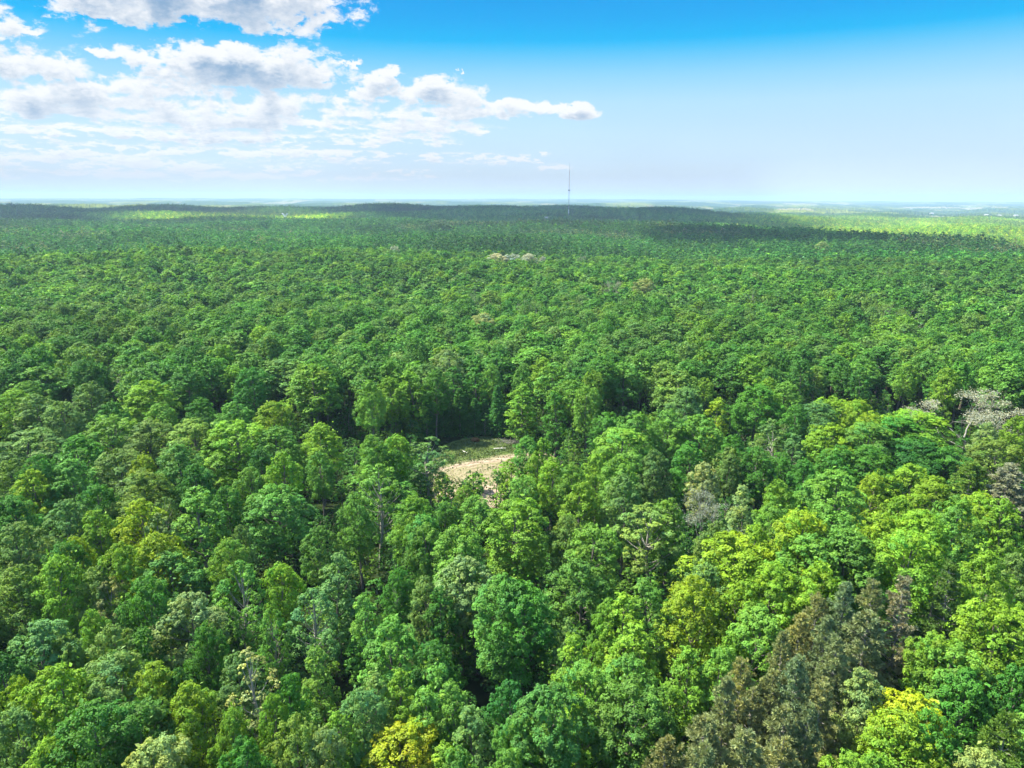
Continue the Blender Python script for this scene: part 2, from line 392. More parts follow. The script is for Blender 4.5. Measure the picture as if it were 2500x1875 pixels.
# ------------------------------------------------------------------ terrain
def sst(x, a, b):
    t = np.clip((x-a)/(b-a), 0, 1); return t*t*(3-2*t)
def edge_d(u):                                            # where the near plateau ends
    return np.interp(u, [-.8, -.3, 0, .15, .3, .5, .72, .9], [1650, 1700, 1500, 1500, 1500, 1150, 900, 820])
def ground(x, y):
    x = np.asarray(x, float); y = np.asarray(y, float)
    d = np.hypot(x, y); u = np.clip(x/np.maximum(y, 1e-3), -.85, .85); u = np.where(y < 5, np.sign(x)*.85, u)
    z = 1.3*np.sin(x*.011+1)*np.cos(y*.013)+.8*np.sin(x*.031+y*.017)
    fade = sst(d, 60, 250)
    z = z*fade
    z += 8.5*np.exp(-((x-50)/30)**2-((y-88)/30)**2)-3*np.exp(-((x-75)/30)**2-((y-135)/22)**2)
    z += 3.0*fade*np.sin(d*.0052+u*4)*sst(d, 350, 700)
    e = edge_d(u)
    right = sst(u, .12, .5)
    drop = sst(d, e, e+650)
    zf = (1-right)*(-16+23*sst(d, 2000, 3250)-34*sst(d, 3300, 4300)) + right*(-46)
    # shoulder of the mast hill running down to the right
    hill = np.exp(-((x-420)/1050)**2)*np.exp(-((d-3050)/520)**2)*9
    hump = 13*np.exp(-((x-900)/620)**2)*np.exp(-((d-2250)/330)**2)
    lowf = 5*np.sin(x*.0021+2)*np.sin(y*.0017+1)+3*np.sin(x*.0047+y*.0031)
    far = lowf*sst(d, 2200, 3600)
    far += sst(d, 8000, 22000)*(66+14*np.sin(x*.00021+1.3)+9*np.sin(x*.0006+d*.0003)+6*np.sin(d*.0011+x*.0002))
    rel = np.sin(x*.0052+y*.0087+1)+.8*np.sin(x*.0093-y*.0061+2)+.7*np.sin(y*.0143+x*.0021)
    far += rel*(1.6*sst(d, 230, 420)+1.6*sst(d, 420, 900)+4.5*sst(d, 1500, 2600))*(1-sst(d, 9000, 16000))
    far += (np.sin(x*.0011+y*.0019+.5)+np.sin(x*.0023-y*.0009+1)+.8*np.sin(y*.0031+x*.0007))*9*sst(d, 3600, 5200)*(1-sst(d, 12000, 20000))
    return z*(1-drop)+zf*drop+hill+hump+far
def rays(px, py):
    v = CM3 @ np.array([(px-1250), (937.5-py), -FPX]); return v/np.linalg.norm(v)
def proj(p):                                              # world points (N,3) -> photo pixels and depth
    q = (np.asarray(p, float)-np.array([0, 0, CAMH])) @ CM3
    return 1250+FPX*q[:, 0]/-q[:, 2], 937.5-FPX*q[:, 1]/-q[:, 2], -q[:, 2]
def drop_on(px, py, h):                                   # foot of a thing of height h whose top is seen at (px, py)
    v = rays(px, py); t = (CAMH-h)/-v[2] if v[2] < 0 else 1
    for _ in range(30):
        x, y = v[0]*t, v[1]*t; t = (CAMH-h-float(ground(x, y)))/-v[2]
    return v[0]*t, v[1]*t, t

def in_clearing(x, y, grow=0.0):
    th = np.arctan2(y-180, x+6)
    rx, ry = 16+grow, 25+grow
    k = 1+.08*np.sin(3*th+1)+.05*np.sin(5*th)
    return ((x+6)/rx)**2+((y-180)/ry)**2 < k*k

def polar(r0, r1, nr, a0, a1, na, fn):
    r = np.geomspace(r0, r1, nr); a = np.radians(np.linspace(a0, a1, na))
    Rr, A = np.meshgrid(r, a, indexing='ij'); x = Rr*np.sin(A); y = Rr*np.cos(A); z = fn(x, y)
    v = np.stack([x, y, z], -1).reshape(-1, 3)
    i = np.arange(nr-1)[:, None]*na; j = np.arange(na-1)[None, :]
    q = np.stack([i+j, i+j+1, i+na+j+1, i+na+j], -1).reshape(-1, 4)
    return v, q
m, nt, g = mat('forest_floor')
gp = nd(nt, 'ShaderNodeNewGeometry')
f1 = g.noise(gp.outputs['Position'], .4, 6, .6); f2 = g.noise(gp.outputs['Position'], .02, 3, .5)
col = g.mix(g.ss(f1, .35, .65), (.014, .020, .008, 1), (.024, .042, .012, 1))
col = g.mix(g.ss(f2, .5, .7), col, (.025, .045, .012, 1))
d = nd(nt, 'ShaderNodeBsdfDiffuse'); nt.links.new(col, d.inputs[0]); o = nd(nt, 'ShaderNodeOutputMaterial'); nt.links.new(d.outputs[0], o.inputs[0])
FLOOR = m
v, q = polar(2.0, 24000, 260, -180, 180, 361, ground)
G = Geo(); G.add(v, q)
tag(link('ground', G.mesh('ground', [FLOOR], True)), kind='structure')

# ------------------------------------------------------------------ the clearing
m, nt, g = mat('clearing_soil')
gp = nd(nt, 'ShaderNodeNewGeometry'); s3 = nd(nt, 'ShaderNodeSeparateXYZ'); nt.links.new(gp.outputs['Position'], s3.inputs[0])
px, py = s3.outputs[0], s3.outputs[1]
n1 = g.noise(gp.outputs['Position'], .25, 5, .6); n2 = g.noise(gp.outputs['Position'], 1.6, 6, .7)
# wheel tracks: arcs round the turning place
rad = g.m('SQRT', g.m('ADD', g.m('POWER', g.m('SUBTRACT', px, -3.0), 2.0), g.m('POWER', g.m('SUBTRACT', g.m('MULTIPLY', py, 1.0), 168.0), 2.0)))
rad = g.m('ADD', rad, g.m('MULTIPLY', n1, 5.0))
trk = g.m('SINE', g.m('MULTIPLY', rad, 3.3)); trk = g.ss(trk, .0, .9)
soil = g.mix(g.ss(n2, .3, .7), (.225, .175, .12, 1), (.39, .31, .235, 1))
soil = g.mix(g.m('MULTIPLY', trk, .85), soil, (.17, .13, .085, 1))
grass = g.mix(g.ss(n2, .3, .7), (.055, .10, .022, 1), (.12, .155, .045, 1))
# grass over the far third, thin turf in the middle of the turning circle
lim = g.m('ADD', g.m('SUBTRACT', py, g.m('MULTIPLY', px, .6)), g.m('MULTIPLY', g.m('SUBTRACT', n1, .5), 8.0))
gf = g.ss(lim, 189.0, 194.0)
mid = g.m('MULTIPLY', g.m('MULTIPLY', g.ss(lim, 170.0, 174.0), g.m('SUBTRACT', 1.0, g.ss(lim, 186.0, 190.0))), g.ss(n2, .38, .55))
mid = g.m('MULTIPLY', mid, .8)
c = g.mix(mid, soil, (.17, .17, .075, 1)); c = g.mix(gf, c, grass)
d = nd(nt, 'ShaderNodeBsdfDiffuse'); nt.links.new(c, d.inputs[0]); o = nd(nt, 'ShaderNodeOutputMaterial'); nt.links.new(d.outputs[0], o.inputs[0])
rng = np.random.default_rng(5)
nr, na = 40, 96; th = np.linspace(0, 2*math.pi, na, endpoint=False); rr = np.linspace(0.02, 1, nr)[:, None]
k = (1+.08*np.sin(3*th+1)+.05*np.sin(5*th))*1.12
x = -6+rr*k*16*np.cos(th); y = 180+rr*k*26*np.sin(th)
def clear_z(x, y): return ground(x, y)+.10+.07*np.sin(np.hypot(x+3, y-168)*3.3)+.05*np.sin(x*2.1)*np.sin(y*1.7)
z = clear_z(x, y)-.35*(rr > .97)
i = np.arange(nr-1)[:, None]*na; j = np.arange(na)[None, :]; j2 = (j+1) % na
G = Geo(); G.add(np.stack([x, y, z], -1).reshape(-1, 3), np.stack([i+j, i+na+j, i+na+j2, i+j2], -1).reshape(-1, 4))
tag(link('clearing_ground', G.mesh('clearing_ground', [m], True)), kind='structure')
# grass blades
n = 40000; x = rng.uniform(-30, 14, n); y = rng.uniform(158, 208, n)
lim = y-x*.6+rng.normal(0, 1.6, n); ok = in_clearing(x, y, 1) & ((lim > 193) | ((lim > 171) & (lim < 188) & (rng.uniform(size=n) < .07)))
x = x[ok]; y = y[ok]; n = len(x); G = Geo()
tall = .16+.16*rng.uniform(size=n)+.12*np.sin(x*.8)*np.sin(y*.6)
pos = np.stack([x, y, clear_z(x, y)+tall*.5], 1)
leaves(G, pos, rng.normal(size=(n, 3))*.6+np.array([0, -.2, .8]), tall, rng, clump_cols(n, rng, .2, .15)*np.array([.085, .125, .03]), asp=.5)
GRASS = leaf_material('grass', .2, .02)
o = link('grass', G.mesh('grass', [GRASS])); o['tint'] = [1.0, 1.0, 1.0]
tag(o, 'rough green grass over the far side of the clearing', 'grass', kind='stuff')
LOG = bark_material('log_wood', (.5, .46, .38), (.72, .68, .6))
for px_, py_, a, L, lab in ((1220, 1095, .15, 3.6, 'pale felled log lying on the grass, right of the other log'), (1135, 1104, -.9, 2.2, 'short pale felled log lying on the grass, left of the longer log')):
    x, y, _ = drop_on(px_, py_, .2); T = Geo()
    tube(T, [(-L/2, 0, 0), (-L*.2, .05, .02), (L*.25, -.03, .03), (L/2, .04, 0)], [.2, .19, .16, .13], 8)
    tube(T, [(L*.1, 0, 0), (L*.22, .5, .12), (L*.25, .8, .2)], [.07, .05, .02], 5)
    o = link('felled_log', T.mesh('felled_log', [LOG], True), loc=(x, y, float(clear_z(x, y))+.18)); o.rotation_euler = (0, 0, a)
    tag(o, lab, 'log', 'felled logs in the clearing')
# brush pile at the right-hand back edge
x, y, _ = drop_on(1250, 1076, .8); T = Geo(); rng = np.random.default_rng(8)
for _ in range(240):
    p = np.array([rng.normal(0, 2.4), rng.normal(0, 1.1), abs(rng.normal(0, .4))]); dd = nrm(rng.normal(size=3)*np.array([1, .8, .35])); L = rng.uniform(.8, 2.6)
    tube(T, [p-dd*L/2, p+rng.normal(0, .08, 3), p+dd*L/2], [.04, .03, .012], 4)
o = link('brush_pile', T.mesh('brush_pile', [DEADBARK]), loc=(x, y, float(ground(x, y)))); tag(o, 'heap of cut grey branches at the right back edge of the clearing', 'brush pile')
# rusty bracken bush
x, y, _ = drop_on(1160, 1068, 1.4); G = Geo(); n = 900; e = nrm(rng.normal(size=(n, 3))+np.array([0, 0, .5]))
leaves(G, e*np.array([1.5, .9, .9])*rng.uniform(.5, 1, (n, 1)), e+rng.normal(size=(n, 3))*.4, .16*rng.uniform(.6, 1.2, n), rng, clump_cols(n, rng, .2, .1))
o = link('dry_bush', G.mesh('dry_bush', [LEAF]), loc=(x, y, float(ground(x, y))+.5)); o['tint'] = [.28, .15, .07]; tag(o, 'small rust-brown dry bush at the back edge of the clearing', 'bush')

# ------------------------------------------------------------------ individual trees, listed from the photograph
TINT = dict(dg=(.045, .155, .020), mg=(.062, .200, .020), lg=(.122, .280, .034), yg=(.150, .300, .022), by=(.180, .315, .018), yl=(.235, .335, .012),
            bg=(.088, .215, .030), gg=(.130, .245, .052), pg=(.195, .300, .085), py=(.29, .33, .10), ol=(.140, .245, .036), br=(.27, .265, .15), gy=(.30, .33, .25), pn=(.255, .300, .120), wh=(.37, .42, .31), sp=(.048, .165, .024))
CN = dict(dg='deep green', mg='mid-green', lg='light green', yg='fresh yellow-green', by='bright yellow-green', yl='yellow', bg='blue-green', gg='dull grey-green', pg='pale green',
          py='pale yellow', ol='olive', br='rusty brown', gy='pale grey', pn='grey-olive', wh='whitish', sp='dark green')
CR = {3: (700, 1350, 2.765), 4: (0, 1350, 2.765), 5: (0, 900, 2.765), 6: (850, 850, 2.765), 7: (1600, 900, 2.458), 8: (1500, 1300, 2.212), 9: (900, 560, 3.16), 0: (0, 0, 1.0)}
# crop, x, top y, crown width (crop pixels), kind, tint [, height [, label]]
L = [
# bottom left
(4,100,100,260,'r','ol'),(4,370,40,250,'r','yg'),(4,640,100,230,'r','gg'),(4,1150,10,330,'r','bg'),(4,1000,165,280,'r','mg'),(4,720,190,170,'o','py'),
(4,1260,280,330,'r','pg'),(4,1620,50,260,'o','lg',21,'tall slim light green tree with a forked pale trunk showing, lower left'),(4,1890,80,200,'r','by'),(4,2110,240,270,'o','gg'),(4,1830,360,160,'o','lg'),
(4,640,400,190,'r','yg'),(4,770,490,240,'r','gg'),(4,230,480,330,'r','gg'),(4,1000,500,170,'t','mg'),(4,1370,480,210,'r','mg'),(4,440,560,200,'r','ol'),
(4,860,675,170,'r','by'),(4,390,770,330,'r','by'),(4,740,700,340,'r','gg'),(4,110,850,180,'r','by'),(4,1010,790,300,'r','by'),
(4,1700,640,270,'b','py',21,'sparse pale yellow tree with a thin white trunk near the bottom edge'),(4,1620,700,260,'r','gg'),(4,1930,840,210,'r','mg'),(4,2160,630,170,'t','lg'),
(4,80,1090,270,'r','gg'),(4,300,1280,250,'r','yg'),(4,1040,1290,340,'r','pg'),(4,1310,890,290,'r','yg'),(4,1640,1270,260,'r','mg'),(4,1990,1120,260,'r','ol'),
(4,1850,970,190,'r','yg'),(4,1550,1080,210,'r','yg'),(4,620,1050,400,'r','mg'),(4,900,1030,330,'r','bg'),(4,2190,1200,200,'r','pg'),(4,1210,800,200,'r','dg'),(4,20,700,260,'r','dg'),
# bottom centre
(3,310,10,250,'t','gg'),(3,550,290,210,'t','lg'),(3,700,480,360,'r','lg'),(3,1150,40,270,'t','lg'),(3,930,160,210,'r','gg'),(3,1060,250,210,'t','mg'),
(3,1600,210,400,'r','mg'),(3,1400,190,230,'r','gg'),(3,1880,430,180,'o','gg'),(3,1950,540,240,'t','yg'),(3,2000,60,360,'r','bg'),(3,2170,310,220,'r','yg'),
(3,1000,740,230,'t','lg'),(3,770,790,210,'t','yg'),(3,950,900,200,'t','lg'),(3,1150,880,240,'t','lg'),(3,600,820,220,'t','gg'),(3,350,1080,210,'t','yg'),(3,1270,1040,190,'t','gg'),
(3,780,1200,400,'r','yl',15,'bright yellow maple at the bottom edge, left of centre'),(3,1110,1290,150,'t','yg'),(3,1180,1340,260,'r','lg'),(3,1460,1350,290,'r','lg'),(3,1720,1060,300,'r','lg'),(3,1990,990,260,'t','yg'),
(3,1790,930,400,'r','bg'),(3,2010,760,320,'r','lg'),(3,760,110,170,'r','mg'),(3,720,150,160,'o','mg'),(3,500,940,260,'r','gg'),(3,1530,1130,220,'r','lg'),(3,1500,870,260,'r','dg'),(3,1000,620,260,'r','dg'),
# bottom right: broadleaves
(8,650,20,400,'r','by'),(8,1050,20,300,'r','lg'),(8,1280,0,310,'r','bg'),(8,1600,0,280,'r','yg'),(8,870,180,240,'r','by'),(8,500,190,230,'r','gg'),(8,200,250,220,'t','lg'),(8,440,260,270,'r','by'),
(8,1150,190,240,'r','by'),(8,60,330,230,'t','yg'),(8,780,400,290,'r','lg'),(8,700,270,200,'r','yg'),(8,100,490,240,'t','yg'),(8,660,570,160,'r','yg'),(8,410,620,220,'t','yg'),(8,570,640,230,'r','lg'),
(8,90,690,260,'r','lg'),(8,110,810,360,'r','bg'),(8,270,820,240,'t','yg'),(8,2040,130,230,'r','yg'),(8,2180,130,160,'r','gg'),(8,1370,760,210,'r','pg'),(8,1750,560,220,'r','yg'),(8,1840,610,250,'r','lg'),
(8,2080,400,290,'r','by'),(8,1600,870,340,'r','yl',17,'bright yellow layered tree in the lower right corner region'),(8,2180,740,200,'r','mg'),(8,1520,1000,330,'r','by'),(8,1250,1190,250,'r','yg'),(8,2000,1210,260,'r','pg'),(8,1430,1210,250,'r','yg'),
(8,1900,740,240,'r','mg'),(8,1730,1000,260,'r','mg'),
# bottom right: pines
(8,1110,350,200,'p','pn'),(8,1250,280,220,'p','pn'),(8,1410,270,190,'p','pn'),(8,1570,250,220,'d','br',21,'rusty brown dying pine with bare lower branches beside a black gap'),(8,1370,420,290,'p','pn'),(8,1000,440,190,'p','pn'),
(8,1150,460,210,'p','pn'),(8,1210,580,230,'p','pn'),(8,920,550,170,'p','pn'),(8,700,690,200,'p','pn'),(8,850,740,210,'p','pn'),(8,1000,690,230,'p','pn'),(8,610,790,230,'p','pn'),(8,740,860,220,'p','pn'),
(8,920,930,260,'p','pn'),(8,490,980,290,'p','pn'),(8,290,1130,260,'p','pn'),(8,700,1080,300,'p','pn'),(8,900,1130,260,'p','pn'),(8,1840,180,230,'d','gg',20,'grey dying pine with drooping bare branches, right edge area'),
(8,2170,470,240,'p','ol'),(8,2140,1000,260,'p','ol'),(8,1130,800,230,'p','pn'),(8,500,1160,240,'p','pn'),(8,1060,920,200,'p','pn'),
# middle right
(7,670,60,120,'r','yg'),(7,620,110,250,'r','mg'),(7,180,120,180,'r','gg'),(7,370,180,130,'t','by'),(7,300,60,130,'r','yg'),(7,90,250,200,'r','lg'),(7,270,280,230,'r','lg'),(7,790,90,180,'r','lg'),
(7,960,200,220,'r','gg'),(7,1070,180,200,'r','yg'),(7,1220,190,150,'r','by'),(7,1310,270,170,'r','by'),(7,1060,340,250,'r','yg'),(7,1280,330,250,'r','bg'),(7,1560,260,320,'r','yg'),(7,1450,300,280,'r','mg'),
(7,720,310,200,'o','gg'),(7,840,390,140,'t','gg'),(7,1940,150,330,'x','gy',19,'large pale grey half-leafless tree with fanned white limbs, right edge'),(7,1990,330,120,'r','pg'),(7,2190,290,140,'r','by'),(7,2060,430,220,'r','ol'),
(7,1900,570,210,'p','ol'),(7,2130,580,240,'p','br'),(7,215,440,200,'r','mg'),(7,620,480,180,'r','mg'),(7,760,510,140,'r','mg'),(7,450,480,150,'r','gg'),(7,310,570,160,'r','py'),
(7,290,745,240,'y','gy',16,'bare grey tree with a broken leaning limb, right of centre'),(7,540,700,140,'t','pg'),(7,770,690,220,'r','yg'),(7,1090,630,300,'r','lg'),(7,1310,640,170,'r','by'),(7,1560,580,230,'r','by'),
(7,1690,650,230,'r','by'),(7,1480,790,210,'r','by'),(7,80,790,210,'r','lg'),(7,700,840,230,'r','lg'),(7,880,860,280,'r','by'),(7,1140,900,280,'r','lg'),(7,1380,870,230,'r','by'),(7,1590,860,280,'r','by'),
(7,1830,780,220,'r','lg'),(7,1950,750,200,'r','by'),(7,2110,800,190,'r','yg'),(7,620,960,200,'r','by'),(7,380,920,180,'r','gg'),(7,1750,470,260,'r','mg'),(7,1100,480,230,'r','mg'),(7,1580,430,260,'r','dg'),(7,1290,480,250,'r','mg'),
(7,520,170,60,'r','mg'),(7,850,220,150,'r','mg'),(7,470,400,150,'r','mg'),(7,900,560,160,'r','mg'),
# middle left
(5,740,330,280,'r','lg'),(5,980,350,290,'r','gg'),(5,1290,340,330,'r','ol'),(5,1590,370,360,'r','yg'),(5,1850,400,260,'r','lg'),(5,2150,380,220,'r','yg'),(5,520,470,280,'r','mg'),(5,170,430,320,'r','gg'),
(5,800,560,260,'r','gg'),(5,960,600,190,'r','yl'),(5,1210,530,270,'r','bg'),(5,930,690,290,'r','ol'),(5,480,630,260,'r','lg'),(5,60,620,210,'r','ol'),(5,220,690,190,'r','by'),(5,440,900,210,'r','gg'),
(5,930,890,240,'r','yl',20,'bright yellow maple left of centre, among dull green crowns'),(5,1330,820,270,'t','lg'),(5,1900,570,210,'r','yg'),(5,1680,670,210,'r','lg'),(5,1860,800,340,'r','lg'),(5,2160,570,160,'r','lg'),(5,1620,1060,140,'r','gg'),
(5,1040,1130,280,'r','by'),(5,1190,1150,130,'r','yl'),(5,800,1210,260,'r','by'),(5,420,1180,200,'r','mg'),(5,500,1140,140,'r','yl'),(5,1540,1160,190,'r','lg'),(5,2150,1080,210,'r','bg'),(5,650,960,190,'r','yg'),(5,100,1060,250,'r','gg'),
(5,1060,240,180,'r','lg'),(5,60,150,190,'r','yg'),(5,170,90,180,'r','lg'),(5,600,95,190,'r','gg'),(5,880,30,130,'t','yg'),(5,1700,0,190,'r','mg'),(5,410,230,190,'r','gg'),(5,1000,90,250,'r','yg'),(5,60,880,240,'r','mg'),(5,260,590,180,'r','mg'),(5,1300,650,200,'r','mg'),
(5,1520,800,200,'r','mg'),(5,1050,980,170,'o','pg'),(5,1100,870,170,'o','gg'),(5,1330,210,200,'r','mg'),(5,1560,230,210,'r','lg'),(5,1840,230,200,'r','yg'),(5,250,180,200,'r','gg'),(5,760,230,170,'r','mg'),(5,1750,540,180,'r','dg'),(5,640,790,190,'r','mg'),
# round the clearing
(6,280,210,200,'r','yg'),(6,430,150,200,'t','yg'),(6,590,150,180,'r','mg'),(6,700,130,180,'t','mg'),(6,850,130,160,'t','mg'),(6,970,110,130,'r','lg'),(6,1180,250,200,'t','yg'),(6,1330,80,190,'r','yg'),
(6,1520,220,230,'r','yg'),(6,1410,290,150,'t','mg'),(6,1610,260,180,'r','lg'),(6,1660,160,140,'r','yg'),(6,150,230,180,'r','lg'),(6,530,605,270,'o','gg',18,'grey-green open tree with thin dark trunks just left of the clearing'),
(6,180,600,220,'r','lg'),(6,330,590,170,'r','yg'),(6,1200,600,170,'r','lg'),(6,1320,610,140,'r','yg'),(6,1060,775,130,'q','yg',6),(6,860,850,130,'q','yg',5.),(6,650,850,110,'q','by',7),(6,780,940,150,'r','yg',12),
(6,1380,740,200,'r','by'),(6,1500,780,190,'r','lg'),(6,1190,870,190,'r','lg',16),(6,420,1000,280,'r','yg'),(6,200,790,300,'o','lg'),(6,60,990,200,'r','lg'),(6,500,1130,220,'r','lg'),(6,740,1210,350,'r','lg'),
(6,1130,1040,400,'r','yg'),(6,1560,920,250,'r','yg'),(6,1880,870,240,'r','gg'),(6,1840,550,350,'r','lg'),(6,1680,730,190,'r','yg'),(6,2090,700,200,'r','gg'),(6,1480,1140,210,'r','ol'),(6,1660,1210,350,'r','lg'),(6,2050,1040,330,'o','gg'),
(6,520,1200,220,'r','lg'),(6,760,1430,330,'r','pg'),(6,1050,1570,350,'r','lg'),(6,300,690,150,'r','mg'),(6,860,1000,210,'r','lg',14),(6,1100,760,150,'q','yg',10),(6,650,1040,170,'r','mg',13),(6,1280,700,160,'r','yg'),(6,1830,740,260,'r','lg'),
(6,1950,440,250,'r','lg'),(6,1760,440,200,'r','mg'),(6,1300,450,0,'',''),
# distinctive ones farther off
(9,880,650,200,'r','py',22,'rounded straw-yellow tree standing above the mid-distance canopy, centre'),(9,1190,665,160,'r','lg'),(9,985,188,150,'w','wh',26),(9,1110,192,150,'w','wh',26),(9,1235,186,160,'w','wh',26),(9,1340,210,70,'w','wh',23),(9,200,130,70,'w','wh'),
(9,790,470,110,'y','gy'),(9,1200,560,90,'y','gy'),(9,1310,550,170,'x','gg'),(9,1890,385,110,'y','gy'),(9,2120,385,170,'r','py'),(9,930,475,150,'r','ol'),(9,1550,550,150,'o','gg'),(9,1650,195,60,'y','gy'),
(0,2190,740,110,'x','ol'),(0,1840,705,40,'o','gg'),(0,2010,590,50,'w','pg'),(9,620,930,220,'r','pg'),
]
rng = random.Random(4); heroes = []; cnt = {}
POOL = dict(r=['round%d' % i for i in range(7)], t=['tall0', 'tall1', 'tall2'], o=['open0', 'open1', 'open2'], b=['birch0', 'birch1'], p=['pine0', 'pine1', 'pine2', 'pine3'], d=['dying0', 'dying1'],
            x=['bare0', 'bare2'], y=['bare1', 'bare2'], w=['round0', 'round2', 'round5'], s=['spruce0', 'spruce1'], q=['sap0', 'sap1'])
KH = dict(p=20., d=20., x=19., y=19., s=17.); KR = dict(r=4.5, t=3.3, o=4., b=3.4, p=3.3, d=3.3, x=5.5, y=5.5, w=4.6, s=3.2, q=5.5)
NAME = dict(r='broadleaf_tree', t='broadleaf_tree', o='broadleaf_tree', b='birch_tree', p='pine_tree', d='pine_tree', x='bare_tree', y='bare_tree', w='blossoming_tree', s='hemlock_tree', q='sapling')
CAT = dict(r='tree', t='tree', o='tree', b='birch', p='pine', d='pine', x='bare tree', y='bare tree', w='tree', s='hemlock', q='sapling')
GRP = dict(r='broadleaf trees of the forest canopy', p='pines in the lower right', x='bare trees among the forest', w='whitish trees in the canopy', s='hemlocks behind the clearing', q='saplings in front of the clearing')
GRP['t'] = GRP['o'] = GRP['b'] = GRP['r']; GRP['d'] = GRP['p']; GRP['y'] = GRP['x']
SHAPE = dict(r=['round tree'], t=['narrow tree'], o=['open-crowned tree'], b=['slender birch'], p=['shaggy pine'], d=['dying pine'],
             x=['half-leafless tree'], y=['bare-limbed tree'], w=['fluffy tree'], s=['conical hemlock'], q=['young sapling'])
used = set()
HEM = [(-29, 203, 11, 3.6), (-25.5, 206.5, 13.5, 3.9), (-21, 208, 15, 4.2), (-16, 208.5, 15.5, 4.3), (-11.5, 209.5, 12, 3.5), (-4.5, 209, 16.5, 3.8), (1, 207, 13, 3.6), (-8.5, 213, 11, 3.2)]
protos = {}
for e in L:
    c, x, y, w, k, tn = e[:6]
    if not k: continue
    ox, oy, s = CR[c]; px, py, w = ox+x/s, oy+y/s, w/s
    h = e[6] if len(e) > 6 else None; fixed = h is not None
    if h is None:
        h = {'s': 13., 'p': 20.}.get(k, 20.5)+rng.uniform(-1.2, 1.2)+(3.0 if c in (0, 9) else 0)
        _, _, t0 = drop_on(px, py, h); wm = w/FPX*t0
        if k in 'rto' and wm < 6.2: h = 15.5+wm*.6
    gx, gy, t = drop_on(px, py, h)
    wm = max(2.4, w/FPX*t)
    if c in (9, 0) or t > 330:
        pass
    key = rng.choice(POOL[k])
    if k != 'q' and in_clearing(gx, gy, 2.2):             # stand it at the rim instead, its top still on the same line of sight
        v = rays(px, py); sgn = 1 if gy > 178 else -1; tt_ = t
        while in_clearing(v[0]*tt_, v[1]*tt_, 2.2): tt_ += sgn*.5
        gx, gy, t = v[0]*tt_, v[1]*tt_, tt_; h = CAMH+v[2]*tt_-float(ground(gx, gy))
    sc = wm/2/KR[k]*1.22; sz = h/KH.get(k, 21.)*1.02
    sc = min(max(sc, .8 if k == 't' else .45), 2.2)
    heroes.append(dict(x=gx, y=gy, h=h, r=wm/2, key=key, k=k, tn=tn, sc=sc, sz=sz, px=px, py=py, w=w, label=e[7] if len(e) > 7 else None))
NUM = [None, 'one', 'two', 'three', 'four', 'five', 'six', 'seven', 'eight', 'nine', 'ten', 'eleven', 'twelve']
LANDMARKS = [(1170, 1120, 'the clearing'), (2400, 980, 'the pale grey half-leafless tree'), (1722, 1240, 'the broken bare grey tree'), (2215, 1450, 'the rusty brown pine'), (985, 1800, 'the bright yellow maple'),
             (617, 1640, 'the thin pale birch'), (588, 1390, 'the forked pale trunk'), (336, 1240, 'the left yellow maple'), (2240, 1730, 'the yellow layered tree'), (1180, 790, 'the straw-yellow dome'),
             (0, 1875, 'the bottom left corner'), (2500, 1875, 'the bottom right corner'), (0, 1300, 'the left edge middle'), (2500, 1250, 'the right edge middle'), (1042, 1090, 'the open grey-green tree'), (2050, 1130, 'the bright knoll top'), (1260, 630, 'the whitish tree row')]
for (hx, hy, hh, hr) in HEM:
    a_, b_, d_ = proj([[hx, hy, hh]])
    heroes.append(dict(x=hx, y=hy, h=hh, r=hr, key=rng.choice(POOL['s']), k='s', tn='sp', sc=hr/3.2, sz=hh/17., px=float(a_[0]), py=float(b_[0]), w=2*hr*FPX/float(d_[0]), label=None))
for hd in heroes:
    gz = float(ground(hd['x'], hd['y']))
    root = empty(NAME[hd['k']], (hd['x'], hd['y'], gz), rng.uniform(0, 6.28))
    root.scale = (hd['sc'], hd['sc'], hd['sz'])
    cm, tm, _ = KIND[hd['key']]
    cr = link('crown', cm, root); link('trunk', tm, root)
    b = TINT[hd['tn']]; j = rng.uniform(.86, 1.14); jy = rng.gauss(0, .06)
    cr['tint'] = [b[0]*j*(1+jy*1.5), b[1]*j*(1+jy*.3), b[2]*j*(1-jy)]
    k = hd['k']; lab = hd['label']
    if lab is None:
        size = 'wide ' if hd['w'] > 120 else ('small ' if hd['w'] < 56 else '')
        lab = None
        def direct(dx, dy):
            sx = '' if dx == 0 else NUM[abs(dx)]+(' left' if dx < 0 else ' right'); sy = '' if dy == 0 else NUM[abs(dy)]+(' above' if dy < 0 else ' below')
            return ' and '.join(q_ for q_ in (sx, sy) if q_)
        cand = sorted((math.hypot(hd['px']-lx, hd['py']-ly), lx, ly, nm) for lx, ly, nm in LANDMARKS)
        for dist, lx, ly, nm in cand[:7]:
            dx, dy = round((hd['px']-lx)/70), round((hd['py']-ly)/70)
            if (dx == 0 and dy == 0) or abs(dx) > 12 or abs(dy) > 12: continue
            ph = direct(dx, dy).split(); n0 = ph[0]
            ph = n0+(' crown ' if n0 == 'one' else ' crowns ')+' '.join(ph[1:])+(' of' if dy == 0 else '')
            t_ = '%s%s %s, %s %s' % (size, CN[hd['tn']], SHAPE[k][0], ph, nm)
            if t_ not in used and len(t_.replace('-', ' ').split()) <= 17 and len(t_.split()) <= 16: lab = t_; break
        if lab is None:
            lab = '%s%s %s, crown top %.1f%% across and %.1f%% down' % (size, CN[hd['tn']], SHAPE[k][0], hd['px']/25, hd['py']/18.75)
    used.add(lab)
    tag(root, lab, CAT[k], GRP[k])
print('heroes', len(heroes))

